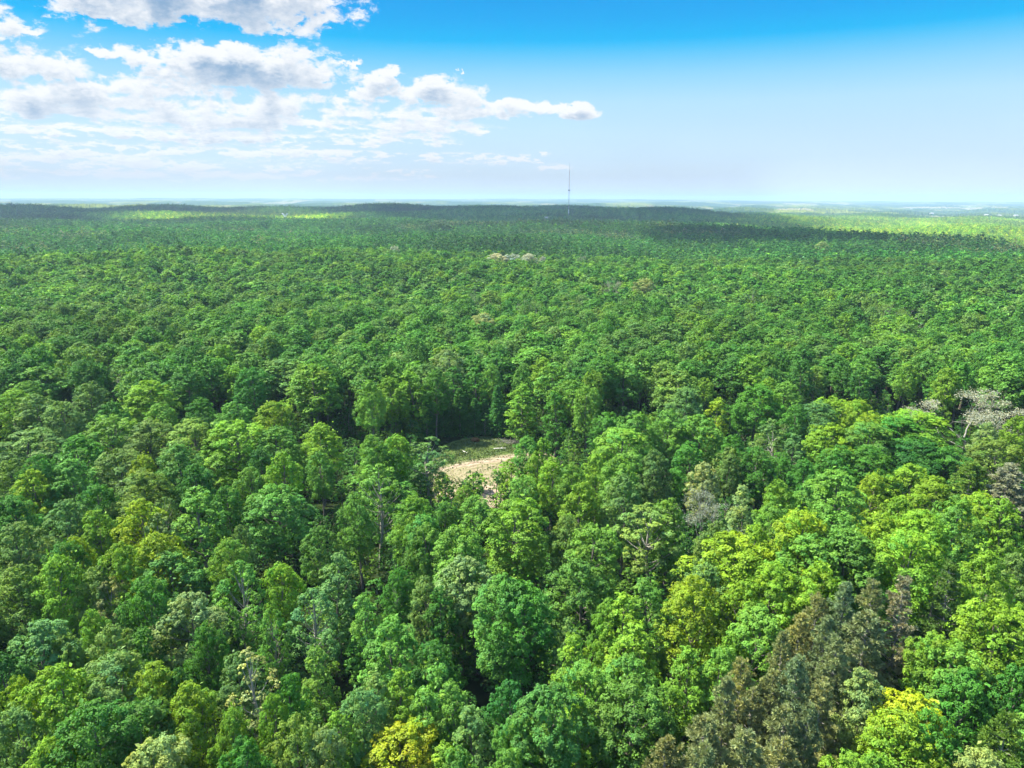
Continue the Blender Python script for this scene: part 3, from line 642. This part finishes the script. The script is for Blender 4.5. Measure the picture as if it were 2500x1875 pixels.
# pale bare snag standing between the pines
x, y, _ = drop_on(1500+1722/2.212, 1300+240/2.212, 17); T = Geo()
tube(T, [(0, 0, -.5), (.1, 0, 6), (.5, .1, 12), (.9, .3, 17)], [.26, .22, .15, .03], 8)
for zz, a, l in ((8, .5, 2.2), (10, 2.6, 1.6), (11.5, -.6, 1.9), (13, 1.5, 1.2), (14.5, 3.6, .8)):
    tube(T, [(.3, .05, zz), (.3+math.cos(a)*l*.6, math.sin(a)*l*.6, zz+.5), (.3+math.cos(a)*l, math.sin(a)*l, zz+.2)], [.07, .05, .015], 5)
o = link('dead_snag', T.mesh('dead_snag', [PALEBARK], True), loc=(x, y, float(ground(x, y)))); tag(o, 'leaning pale bare snag right of the rusty brown pine', 'dead tree')

# ------------------------------------------------------------------ the mass of the forest
HX = np.array([h['x'] for h in heroes]); HY = np.array([h['y'] for h in heroes]); HR = np.array([h['r'] for h in heroes])
HPX = np.array([h['px'] for h in heroes]); HPY = np.array([h['py'] for h in heroes]); HW = np.array([h['w'] for h in heroes])
def vnoise(x, y, s, seed):
    r = np.random.default_rng(seed); g_ = r.uniform(size=(64, 64)); x = np.asarray(x)/s; y = np.asarray(y)/s
    xi = np.floor(x).astype(int); yi = np.floor(y).astype(int); fx = x-xi; fy = y-yi; fx = fx*fx*(3-2*fx); fy = fy*fy*(3-2*fy)
    a = g_[xi % 64, yi % 64]; b = g_[(xi+1) % 64, yi % 64]; c = g_[xi % 64, (yi+1) % 64]; d = g_[(xi+1) % 64, (yi+1) % 64]
    return (a*(1-fx)+b*fx)*(1-fy)+(c*(1-fx)+d*fx)*fy
PAL = np.array([TINT[k] for k in ('dg', 'mg', 'bg', 'lg', 'yg', 'ol', 'gg', 'by', 'pg', 'gy')])
def pick_tints(x, y, rng, amp=1.0):
    """species patches: weights vary over the ground"""
    n = len(x); a = vnoise(x, y, 70, 1); b = vnoise(x, y, 45, 2); c = vnoise(x, y, 160, 3)
    d = np.hypot(x, y); u = x/np.maximum(y, 1)
    left = sst(-u, .15, .6)*sst(d, 150, 300)*(1-sst(d, 900, 1500)); band = np.exp(-((d-780)/230)**2)*(1-sst(u, .1, .5))
    w = np.stack([.7+.9*(1-a), .9+0*a, .35+.9*np.clip(b-.5, 0, 1), .45+.6*a, .22+.7*np.clip(a-.4, 0, 1)+1.3*band+.5*left, .16+.9*left+.3*band+.5*np.clip(.45-b, 0, 1), .28+.4*c, .06+.25*band+.1*left, .05+0*a, 0*a], 1)
    w = np.clip(w, 0, None); cw = np.cumsum(w, 1)/w.sum(1)[:, None]; i = (rng.uniform(size=n)[:, None] > cw).sum(1)
    t = PAL[np.clip(i, 0, 9)]*np.clip(rng.normal(1, .11, n), .7, 1.35)[:, None]
    t = t*.72+.28*np.array([.095, .235, .030])
    t = t*(.84+.34*vnoise(x, y, 90, 8))[:, None]
    return t, i
def hexgrid(s, rmin, rmax, amax, rng, jit=.36):
    X_ = np.arange(-rmax, rmax, s); Y_ = np.arange(-rmax*.3, rmax, s*.866); gx, gy = np.meshgrid(X_, Y_)
    gx = gx+(np.arange(len(Y_)) % 2)[:, None]*s/2; x = gx.ravel()+rng.normal(0, jit*s*.6, gx.size); y = gy.ravel()+rng.normal(0, jit*s*.6, gx.size)
    d = np.hypot(x, y); az = np.degrees(np.abs(np.arctan2(x, y)))
    ok = (d > rmin) & (d < rmax) & (az < amax); return x[ok], y[ok]

def scatter(name, pts, idx, rot, scl, tint, coll, label, cat):
    me = bpy.data.meshes.new(name); me.vertices.add(len(pts)); me.vertices.foreach_set('co', np.asarray(pts, np.float32).ravel())
    a = me.attributes.new('idx', 'INT', 'POINT'); a.data.foreach_set('value', np.asarray(idx, np.int32))
    a = me.attributes.new('rot', 'FLOAT_VECTOR', 'POINT'); a.data.foreach_set('vector', np.stack([0*rot, 0*rot, rot], 1).astype(np.float32).ravel())
    a = me.attributes.new('scl', 'FLOAT_VECTOR', 'POINT'); a.data.foreach_set('vector', np.asarray(scl, np.float32).ravel())
    a = me.attributes.new('tint', 'FLOAT_COLOR', 'POINT'); c = np.ones((len(pts), 4), np.float32); c[:, :3] = tint; a.data.foreach_set('color', c.ravel())
    o = link(name, me); ng = bpy.data.node_groups.new(name, 'GeometryNodeTree')
    ng.interface.new_socket('Geometry', in_out='INPUT', socket_type='NodeSocketGeometry'); ng.interface.new_socket('Geometry', in_out='OUTPUT', socket_type='NodeSocketGeometry')
    N = ng.nodes; gi = N.new('NodeGroupInput'); go = N.new('NodeGroupOutput'); ip = N.new('GeometryNodeInstanceOnPoints'); ci = N.new('GeometryNodeCollectionInfo')
    ci.inputs['Collection'].default_value = coll; ci.inputs['Separate Children'].default_value = True; ci.inputs['Reset Children'].default_value = True
    def na(nm, dt):
        n = N.new('GeometryNodeInputNamedAttribute'); n.data_type = dt; n.inputs['Name'].default_value = nm; return n.outputs[0]
    ip.inputs['Pick Instance'].default_value = True
    mp = N.new('GeometryNodeMeshToPoints')
    ng.links.new(gi.outputs[0], mp.inputs[0]); ng.links.new(mp.outputs[0], ip.inputs['Points']); ng.links.new(ci.outputs[0], ip.inputs['Instance'])
    ng.links.new(na('idx', 'INT'), ip.inputs['Instance Index']); ng.links.new(na('rot', 'FLOAT_VECTOR'), ip.inputs['Rotation']); ng.links.new(na('scl', 'FLOAT_VECTOR'), ip.inputs['Scale'])
    ng.links.new(ip.outputs[0], go.inputs[0])
    md = o.modifiers.new('scatter', 'NODES'); md.node_group = ng
    tag(o, label, cat, kind='stuff'); return o
def coll_of(name, meshes):
    c = bpy.data.collections.new(name)
    for i, me in enumerate(meshes): c.objects.link(bpy.data.objects.new('%s_%02d' % (name, i), me))
    return c

rn = np.random.default_rng(77)
nearc = coll_of('canopy_tree', [both('near%d' % i, maple(110+i, nl=34, nsub=14, nleaf=15, ls=.20, inner=400, irr=.7, base=.50+.03*(i % 3), shape=.22+.04*(i % 4), lobe=1.16+.05*(i % 3)), [LEAF, BARK]) for i in range(7)]
                + [both('near7', bare(130, fuzz=1200, fs=.2), [LEAF, DEADBARK])])
midc = coll_of('distant_tree', [both('mid%d' % i, maple(140+i, base=.52, nl=22, nsub=12, nleaf=10, ls=.34, inner=160, lobe=1.4, shape=.26, irr=.5), [LEAF, BARK]) for i in range(6)])
# near and middle distance, tree by tree
x, y = hexgrid(9.7, 14, 720, 50, rn)
z = ground(x, y); h = np.clip(rn.normal(20, 1.5, len(x))+5*(vnoise(x, y, 55, 51)-.5)+4*(vnoise(x, y, 150, 52)-.5), 13, 26); r = np.clip(rn.normal(5.6, 1.2, len(x)), 3.3, 9.0)*(1+.12*sst(np.hypot(x, y), 250, 600))
tx, ty, td = proj(np.stack([x, y, z+h*.97], 1)); wpx = 2*r*FPX/td
infr = (tx > -120) & (tx < 2620) & (ty < 2050) & (y > 20)
dens = np.full(len(x), True)
# keep the listed trees clear: no full-size tree where one already stands or in front of it
near_h = (np.hypot(x[:, None]-HX, y[:, None]-HY) < (r[:, None]*.55+HR*.85)).any(1)
zone = infr & (ty > 905) & (np.hypot(x, y) < 245)
over = ((np.abs(tx[:, None]-HPX) < (HW+wpx[:, None]*.4)*.5) & (ty[:, None] > HPY-HW*.35) & (ty[:, None]-HPY < HW*1.25)).any(1)
low = zone & ~near_h
keepfull = ~near_h & ~zone & ~in_clearing(x, y, 4.5)
front = infr & (ty > 1875) & (y > 5)                     # below the frame: must not rise into it
keepfull &= ~((np.hypot(x, y) < 42) & (np.abs(x) < 45)) | False
mastx, masty = 0.081*2600, 2600.0
t, ki = pick_tints(x, y, rn)
dd = np.hypot(x, y)
isn = dd < 400
idx = np.where(rn.uniform(size=len(x)) < .012, 7, rn.integers(0, 7, len(x)))
S = keepfull & isn; t[idx == 7] = TINT['gg']
scatter('forest_canopy', np.stack([x, y, z], 1)[S], idx[S], rn.uniform(0, 6.28, S.sum()), np.stack([r/4.5, r/4.5, h/21], 1)[S], t[S], nearc, 'dense mixed green forest canopy behind and around the clearing', 'forest')
S = keepfull & ~isn
scatter('distant_canopy', np.stack([x, y, z], 1)[S], rn.integers(0, 6, S.sum()), rn.uniform(0, 6.28, S.sum()), np.stack([r/4.5, r/4.5, h/21], 1)[S], t[S], midc, 'rolling green forest canopy in the middle distance', 'forest')
# understorey between the listed trees
ux, uy = hexgrid(4.2, 20, 262, 46, rn); uz = ground(ux, uy)
S = ~in_clearing(ux, uy, 3.0) & (((ux[:, None]-HX)**2+(uy[:, None]-HY)**2) > 1.2).all(1) & (rn.uniform(size=len(ux)) < .55)
n = S.sum(); hh = np.clip(rn.normal(8, 2.4, n), 3.5, 13.5); ur = np.clip(rn.normal(2.4, .5, n), 1.3, 3.6)
ut = PAL[rn.choice(6, p=[.4, .25, .15, .1, .1, 0], size=n)]*rn.uniform(.8, 1.1, n)[:, None]
subc = coll_of('understorey_tree', [both('sub%d' % i, maple(170+i, nl=22, nsub=8, nleaf=8, ls=.34, inner=60, base=.15, lobe=1.3), [LEAF, BARK]) for i in range(4)])
scatter('understorey', np.stack([ux, uy, uz], 1)[S], rn.integers(0, 4, n), rn.uniform(0, 6.28, n), np.stack([ur/4.5, ur/4.5, hh/21], 1), ut*.85, subc, 'dark leafy understorey in the gaps between the tall trees', 'undergrowth')

# far forest in tiles of many small trees
def tile(seed, size=64, sp=9.2, nl=11, nsub=4, nleaf=4, ls=.75):
    rg = np.random.default_rng(seed); G = Geo()
    for xx in np.arange(-size/2, size/2, sp):
        for yy in np.arange(-size/2, size/2, sp):
            cx, cy = xx+sp/2+rg.normal(0, 1.7), yy+sp/2+rg.normal(0, 1.7); hh = rg.normal(19, 2.9); rr = abs(rg.normal(5.2, 1.1))+.5
            tn = PAL[rg.choice(9, p=[.24, .2, .08, .14, .14, .08, .08, .02, .02])]/.15
            a, b, c_ = maple(int(rg.integers(1e6)), nl=nl, nsub=nsub, nleaf=nleaf, ls=ls, H=21, RR=4.5, lobe=1.45, inner=0)[0].arrays()
            a = a*np.array([rr/4.5, rr/4.5, hh/21])+np.array([cx, cy, 0]); G.add(a, b[0], None, c_*tn*rg.uniform(.75, 1.3))
    return G.mesh('tile%d' % seed, [LEAF])
tilec = coll_of('forest_tile', [tile(200+i) for i in range(6)])
sx = 60.; X_ = np.arange(-4400, 4400, sx); Y_ = np.arange(300, 6000, sx); gx, gy = np.meshgrid(X_, Y_); gx = gx.ravel()+rn.uniform(-4, 4, gx.size); gy = gy.ravel()+rn.uniform(-4, 4, gy.size)
dd = np.hypot(gx, gy); az = np.degrees(np.abs(np.arctan2(gx, gy))); ok = (dd > 735) & (dd < 5600) & (az < 43)
vm = rays(696, 530); RX, RY = vm[0]/vm[1]*2350, 2350.0                            # relay tower
ok &= ~((np.abs(gx-RX*.985) < 50) & (gy < RY+20) & (gy > RY-120))
gx = gx[ok]; gy = gy[ok]; dd = dd[ok]; uu = gx/gy
a = vnoise(gx, gy, 260, 11); b = vnoise(gx, gy, 130, 12)
yel = np.exp(-((dd-2420)/300)**2)*sst(uu, -.56, -.48)*(1-sst(uu, -.27, -.2))*.95+sst(uu, .2, .45)*sst(dd, 1500, 2100)*(1-sst(dd, 4200, 5500))*(.35+.5*a)  # sunlit woods between the cloud shadows, painted as a yellow tile tint
base = np.array([.100, .130, .17]); sunlit_yellow = np.array([.66, .40, .03])
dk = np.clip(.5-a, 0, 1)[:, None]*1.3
tt = base*(1+.8*(b-.5))[:, None]*(1-.6*dk); tt = tt*(1-yel[:, None])+sunlit_yellow*(.85+.4*b)[:, None]*yel[:, None]
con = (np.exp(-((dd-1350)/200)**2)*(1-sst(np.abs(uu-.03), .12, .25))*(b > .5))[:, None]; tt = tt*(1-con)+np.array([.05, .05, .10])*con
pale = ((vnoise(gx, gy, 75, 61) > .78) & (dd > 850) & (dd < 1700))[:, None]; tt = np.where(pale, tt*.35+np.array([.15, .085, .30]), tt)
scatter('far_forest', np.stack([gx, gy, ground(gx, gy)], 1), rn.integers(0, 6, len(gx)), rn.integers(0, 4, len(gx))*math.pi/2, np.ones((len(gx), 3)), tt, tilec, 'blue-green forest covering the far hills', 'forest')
# farther still: a rough canopy sheet to the horizon
m, nt, g = mat('horizon_canopy')
gp = nd(nt, 'ShaderNodeNewGeometry'); mp = nd(nt, 'ShaderNodeMapping'); mp.inputs['Scale'].default_value = (1, .35, 1); nt.links.new(gp.outputs['Position'], mp.inputs[0])
n1 = g.noise(mp.outputs[0], .0009, 5, .6); n2 = g.noise(gp.outputs['Position'], .02, 4, .6); n3 = g.noise(mp.outputs[0], .0016, 3, .5)
c = g.mix(g.ss(n2, .3, .7), (.020, .060, .030, 1), (.060, .115, .03, 1)); c = g.mix(g.ss(n1, .46, .62), c, (.16, .20, .035, 1)); c = g.mix(g.ss(n3, .60, .62), c, (.22, .22, .12, 1))
d = nd(nt, 'ShaderNodeBsdfDiffuse'); nt.links.new(c, d.inputs[0]); o = nd(nt, 'ShaderNodeOutputMaterial'); nt.links.new(d.outputs[0], o.inputs[0])
rg = np.random.default_rng(31)
def canopy(x, y):
    d = np.hypot(x, y); return ground(x, y)+13+rg.uniform(-1, 1, x.shape)*5+6*(vnoise(x, y, 90, 21)-.5)+22*(vnoise(x, y, 520, 22)-.5)
v, q = polar(5400, 24000, 280, -44, 44, 1500, canopy)
G = Geo(); G.add(v, q); tag(link('horizon_forest', G.mesh('horizon_forest', [m], False)), 'hazy blue forest and fields reaching the horizon', 'forest', kind='stuff')

# ------------------------------------------------------------------ clouds overhead: they shade the far hills
m, nt, g = mat('cloud_white')
d = nd(nt, 'ShaderNodeBsdfDiffuse'); d.inputs[0].default_value = (.85, .87, .9, 1); o = nd(nt, 'ShaderNodeOutputMaterial')
tr = nd(nt, 'ShaderNodeBsdfTransparent'); x = nd(nt, 'ShaderNodeMixShader'); x.inputs[0].default_value = .36    # thin cloud lets some sun through each face
nt.links.new(d.outputs[0], x.inputs[1]); nt.links.new(tr.outputs[0], x.inputs[2]); nt.links.new(x.outputs[0], o.inputs[0])
CLOUDM = m
def overhead_cloud(mask, x0, x1, y0, y1, alt, label, step=45.):
    """mask(x, y) on the ground it shades; the cloud stands up-sun of that ground"""
    off = np.array([sun_dir.x, sun_dir.y])/sun_dir.z*alt
    gx, gy = np.meshgrid(np.arange(x0, x1, step), np.arange(y0, y1, step)); mk = mask(gx, gy)
    mk = mk+.75*(vnoise(gx, gy, 520, 46)-.5)+.45*(vnoise(gx, gy, 300, 41)-.5)+.22*(vnoise(gx, gy, 130, 42)-.5)+.12*(vnoise(gx, gy, 60, 43)-.5)
    on = mk > .5; ny, nx = mk.shape; th_ = np.sqrt(np.clip(mk-.5, 0, 1))
    top = alt+20+th_*420*(.6+.8*vnoise(gx, gy, 150, 44)); bot = alt-15*vnoise(gx, gy, 200, 45)
    vt = np.stack([gx+off[0], gy+off[1], top], -1).reshape(-1, 3); vb = np.stack([gx+off[0], gy+off[1], bot], -1).reshape(-1, 3); N_ = nx*ny
    j, i = np.nonzero(on[:-1, :-1]); a_ = j*nx+i
    q1 = np.stack([a_, a_+1, a_+nx+1, a_+nx], 1); q2 = q1[:, ::-1]+N_
    cell = np.zeros((ny+1, nx+1), bool); cell[1:-1, 1:-1] = on[:-1, :-1]; sides = []
    for dj, di, e1, e2 in ((-1, 0, 0, 1), (1, 0, nx+1, nx), (0, -1, nx, 0), (0, 1, 1, nx+1)):
        k_ = ~cell[j+1+dj, i+1+di]; b_ = a_[k_]; sides.append(np.stack([b_+e1, b_+e1+N_, b_+e2+N_, b_+e2], 1))
    qq = np.concatenate([q1, q2]+sides); v_ = np.concatenate([vt, vb]); usedv = np.unique(qq); rm = np.zeros(len(v_), int); rm[usedv] = np.arange(len(usedv))
    G = Geo(); G.add(v_[usedv], rm[qq]); o = link('cloud', G.mesh('cloud', [CLOUDM], True)); tag(o, label, kind='structure'); return o
def bandmask(x, y):
    u = x/np.maximum(y, 1)
    m_ = sst(y, 1560+500*np.clip(u, 0, 1), 1950+500*np.clip(u, 0, 1))*(1-sst(y, 4300, 5000))*(1-sst(u, .30, .42))
    hole = np.exp(-(np.clip(np.abs((x+900)/470), 0, 9))**4)*np.exp(-(np.abs((y-2430)/330))**4)
    return m_-hole*1.1
overhead_cloud(bandmask, -3600, 2000, 1400, 5100, 1500, 'broad flat cloud overhead shading the hills ahead')
overhead_cloud(lambda x, y: np.exp(-np.abs((x-y*.47)/330)**3)*np.exp(-np.abs((y-1180)/260)**3)*1.1, 0, 1300, 800, 1700, 1300, 'small cloud overhead shading the right-hand ridge')

# ------------------------------------------------------------------ masts, tower, farm buildings
def plain(name, c, rough=.6, metal=0.0):
    m = bpy.data.materials.new(name); m.use_nodes = True; p = m.node_tree.nodes['Principled BSDF']; nt = m.node_tree; g = NG(nt)
    gp = nd(nt, 'ShaderNodeNewGeometry'); f = g.noise(gp.outputs['Position'], .8, 4, .6)
    nt.links.new(g.mix(f, tuple(x*.8 for x in c)+(1,), tuple(min(x*1.15, 1) for x in c)+(1,)), p.inputs['Base Color'])
    p.inputs['Roughness'].default_value = rough; p.inputs['Metallic'].default_value = metal; return m
GALV = plain('galvanised_steel', (.30, .31, .33)); WHITEP = plain('white_paint', (.78, .79, .8)); DARKP = plain('dark_antenna', (.06, .065, .07)); REDP = plain('mast_paint', (.30, .14, .12))
def lattice(T, z0, z1, w0, w1, step, r, legs=3, br=.6):
    n = max(1, int(round((z1-z0)/step))); zz = np.linspace(z0, z1, n+1); ww = np.linspace(w0, w1, n+1)/2
    an = np.arange(legs)*2*math.pi/legs+.4; P = [[np.array([w*math.cos(a), w*math.sin(a), z]) for a in an] for w, z in zip(ww, zz)]
    for k in range(legs): tube(T, [p[k] for p in P], [r]*(n+1), 5)
    for i in range(n):
        for k in range(legs):
            k2 = (k+1) % legs
            tube(T, [P[i][k], P[i+1][k2]], [r*br]*2, 3); tube(T, [P[i][k], P[i][k2]], [r*br]*2, 3)
MH = 197.0; vm = rays(1388, 530); mx, my = vm[0]/vm[1]*2600, 2600.0; mz = float(ground(mx, my))+2
root = empty('radio_mast', (mx, my, mz)); root.rotation_euler = (0, 0, .2)
tag(root, 'very tall thin guyed radio mast rising from the wooded hill', 'mast')
T = Geo(); lattice(T, 0, 34, 2.6, 2.6, 4, .42, br=.7); link('lower_section', T.mesh('lower_section', [WHITEP]), root)
T = Geo(); lattice(T, 34, 98, 2.3, 2.3, 4, .24, br=.6); link('middle_section', T.mesh('middle_section', [GALV]), root)
T = Geo(); lattice(T, 101.5, 168, 1.7, 1.7, 4, .16, br=.6); link('upper_section', T.mesh('upper_section', [REDP]), root)
T = Geo(); tube(T, [(0, 0, 168), (0, 0, 186), (0, 0, MH)], [.35, .25, .12], 6); link('antenna_spire', T.mesh('antenna_spire', [GALV]), root)
T = Geo()
for k in range(9):
    a = k*2*math.pi/9; tube(T, [(3.0*math.cos(a), 3.0*math.sin(a), 98.2), (3.0*math.cos(a), 3.0*math.sin(a), 101.6)], [.55, .55], 6)
th = np.linspace(0, 2*math.pi, 19); tube(T, np.stack([2.6*np.cos(th), 2.6*np.sin(th), 98+0*th], 1), [.35]*19, 5)
link('antenna_ring', T.mesh('antenna_ring', [DARKP]), root)
for zz in (128, 150):
    T = Geo(); tube(T, [(-.6, 0, zz), (.9, -.4, zz)], [.8, .8], 10); link('dish', T.mesh('dish', [WHITEP]), root)
for k in range(3):
    a = .4+k*2*math.pi/3
    for hh, rr_ in ((60, 60), (118, 95), (166, 130)):
        T = Geo(); tube(T, [(1.2*math.cos(a), 1.2*math.sin(a), hh), (rr_*math.cos(a), rr_*math.sin(a), 0)], [.03, .03], 3); link('guy_wire', T.mesh('guy_wire', [GALV]), root)
# horn-antenna relay tower in the yellow patch
rz = float(ground(RX, RY)); root = empty('relay_tower', (RX, RY, rz)); root.scale = (1.3, 1.3, 1.15); tag(root, 'steel relay tower with two white horn antennas in the bright yellow-green woods', 'tower')
T = Geo(); lattice(T, 0, 22, 12, 8.5, 5.5, .38, 4, .6); link('tower_frame', T.mesh('tower_frame', [GALV]), root)
def box(G, c, sz):
    c = np.array(c, float); h_ = np.array(sz)/2; v = np.array([[x, y, z] for z in (-1, 1) for y in (-1, 1) for x in (-1, 1)])*h_+c
    G.add(v, [[0, 2, 3, 1], [4, 5, 7, 6], [0, 1, 5, 4], [2, 6, 7, 3], [0, 4, 6, 2], [1, 3, 7, 5]])
T = Geo(); box(T, (0, 0, 22.4), (10, 10, .6)); box(T, (0, 0, 14.4), (10.5, 10.5, .5)); link('platform', T.mesh('platform', [GALV]), root)
for sx in (-1, 1):
    T = Geo()                                            # a horn: square funnel rising from a point and opening sideways
    a0 = np.array([sx*1.0, 0, 22.8]); v = [a0+np.array([dx*.3, dy*.3, 0]) for dx, dy in ((-1, -1), (1, -1), (1, 1), (-1, 1))]
    c1 = np.array([sx*4.2, 0, 29.5]); v += [c1+np.array([dx*2.3+sx*.6*(-dy*0), dy*2.3, 1.0*sx*dx]) for dx, dy in ((-1, -1), (1, -1), (1, 1), (-1, 1))]
    c2 = np.array([sx*5.6, 0, 32.0]); v += [c2+np.array([dx*1.9, dy*2.3, .8*sx*dx]) for dx, dy in ((-1, -1), (1, -1), (1, 1), (-1, 1))]
    q = [[3, 2, 1, 0], [8, 9, 10, 11]]
    for b0 in (0, 4):
        for k in range(4): q.append([b0+k, b0+(k+1) % 4, b0+4+(k+1) % 4, b0+4+k])
    T.add(np.array(v), q); link('horn_antenna', T.mesh('horn_antenna', [WHITEP]), root)
T = Geo(); box(T, (4, 8, 2), (9, 6, 4)); tag(link('equipment_hut', T.mesh('equipment_hut', [WHITEP]), loc=(RX+6, RY+4, rz)), 'small pale hut at the foot of the relay tower', 'hut')
ROOFM = plain('pale_roof', (.5, .5, .5)); BWALL = plain('barn_wall', (.55, .5, .44))
def barn(px_, py_, w, l, h_, lab, rot=.3, grp='scattered farm buildings in the far valley'):
    v = rays(px_, py_); t = 1500.
    while CAMH+v[2]*t > float(ground(v[0]*t, v[1]*t))+9 and t < 20000: t += 20
    x, y = v[0]*t, v[1]*t; zz = float(ground(x, y)); k = max(1., t/2600)
    r_ = empty('farm_building', (x, y, zz+6)); r_.rotation_euler = (0, 0, rot); tag(r_, lab, 'barn', grp); k = 1.1; w, l, h_ = w*k, l*k, h_*k
    G = Geo(); box(G, (0, 0, h_/2-3), (l, w, h_+6)); link('wall', G.mesh('wall', [BWALL]), r_)
    G = Geo(); e_ = w/2+.6; z0 = h_; z1 = h_+w*.32; X_ = l/2+.5
    G.add([(-X_, -e_, z0), (X_, -e_, z0), (X_, 0, z1), (-X_, 0, z1), (X_, e_, z0), (-X_, e_, z0)], [[0, 1, 2, 3], [3, 2, 4, 5], [0, 5, 4, 1]], [[0, 3, 5], [1, 4, 2]]); link('roof', G.mesh('roof', [ROOFM]), r_)
barn(1336, 534, 10, 16, 5, 'small white-roofed building among the trees left of the mast foot', .1, 'far buildings')
for px_, py_, lab in ((2275, 522, 'white barn in the far valley, leftmost of the group by the pale field'), (2366, 505, 'tiny white barn on the far slope nearest the horizon'), (2408, 526, 'white farm roof just right of the pale far field'), (2440, 527, 'long pale barn right of the pale far field'), (2480, 527, 'white barn at the far right end of the valley farms'), (2225, 511, 'small white barn on the far blue slope above the fields')):
    barn(px_, py_, 14, 26, 5, lab, rng.uniform(-.4, .4) if False else .2)

# ------------------------------------------------------------------ haze
bpy.ops.mesh.primitive_cube_add(size=1, location=(0, 12000, 85)); hz = bpy.context.object; hz.name = 'haze'; hz.data.name = 'haze'
hz.scale = (56000, 50000, 270)
m = bpy.data.materials.new('haze'); m.use_nodes = True; nt = m.node_tree; nt.nodes.clear()
pv = nd(nt, 'ShaderNodeVolumePrincipled'); pv.inputs['Color'].default_value = (.50, .73, .95, 1); pv.inputs['Density'].default_value = 7.5e-5; pv.inputs['Anisotropy'].default_value = .1
o = nd(nt, 'ShaderNodeOutputMaterial'); nt.links.new(pv.outputs[0], o.inputs['Volume']); hz.data.materials.append(m)
tag(hz, 'pale blue haze over the far forest', 'haze', kind='stuff')
print('objects', len(bpy.data.objects))
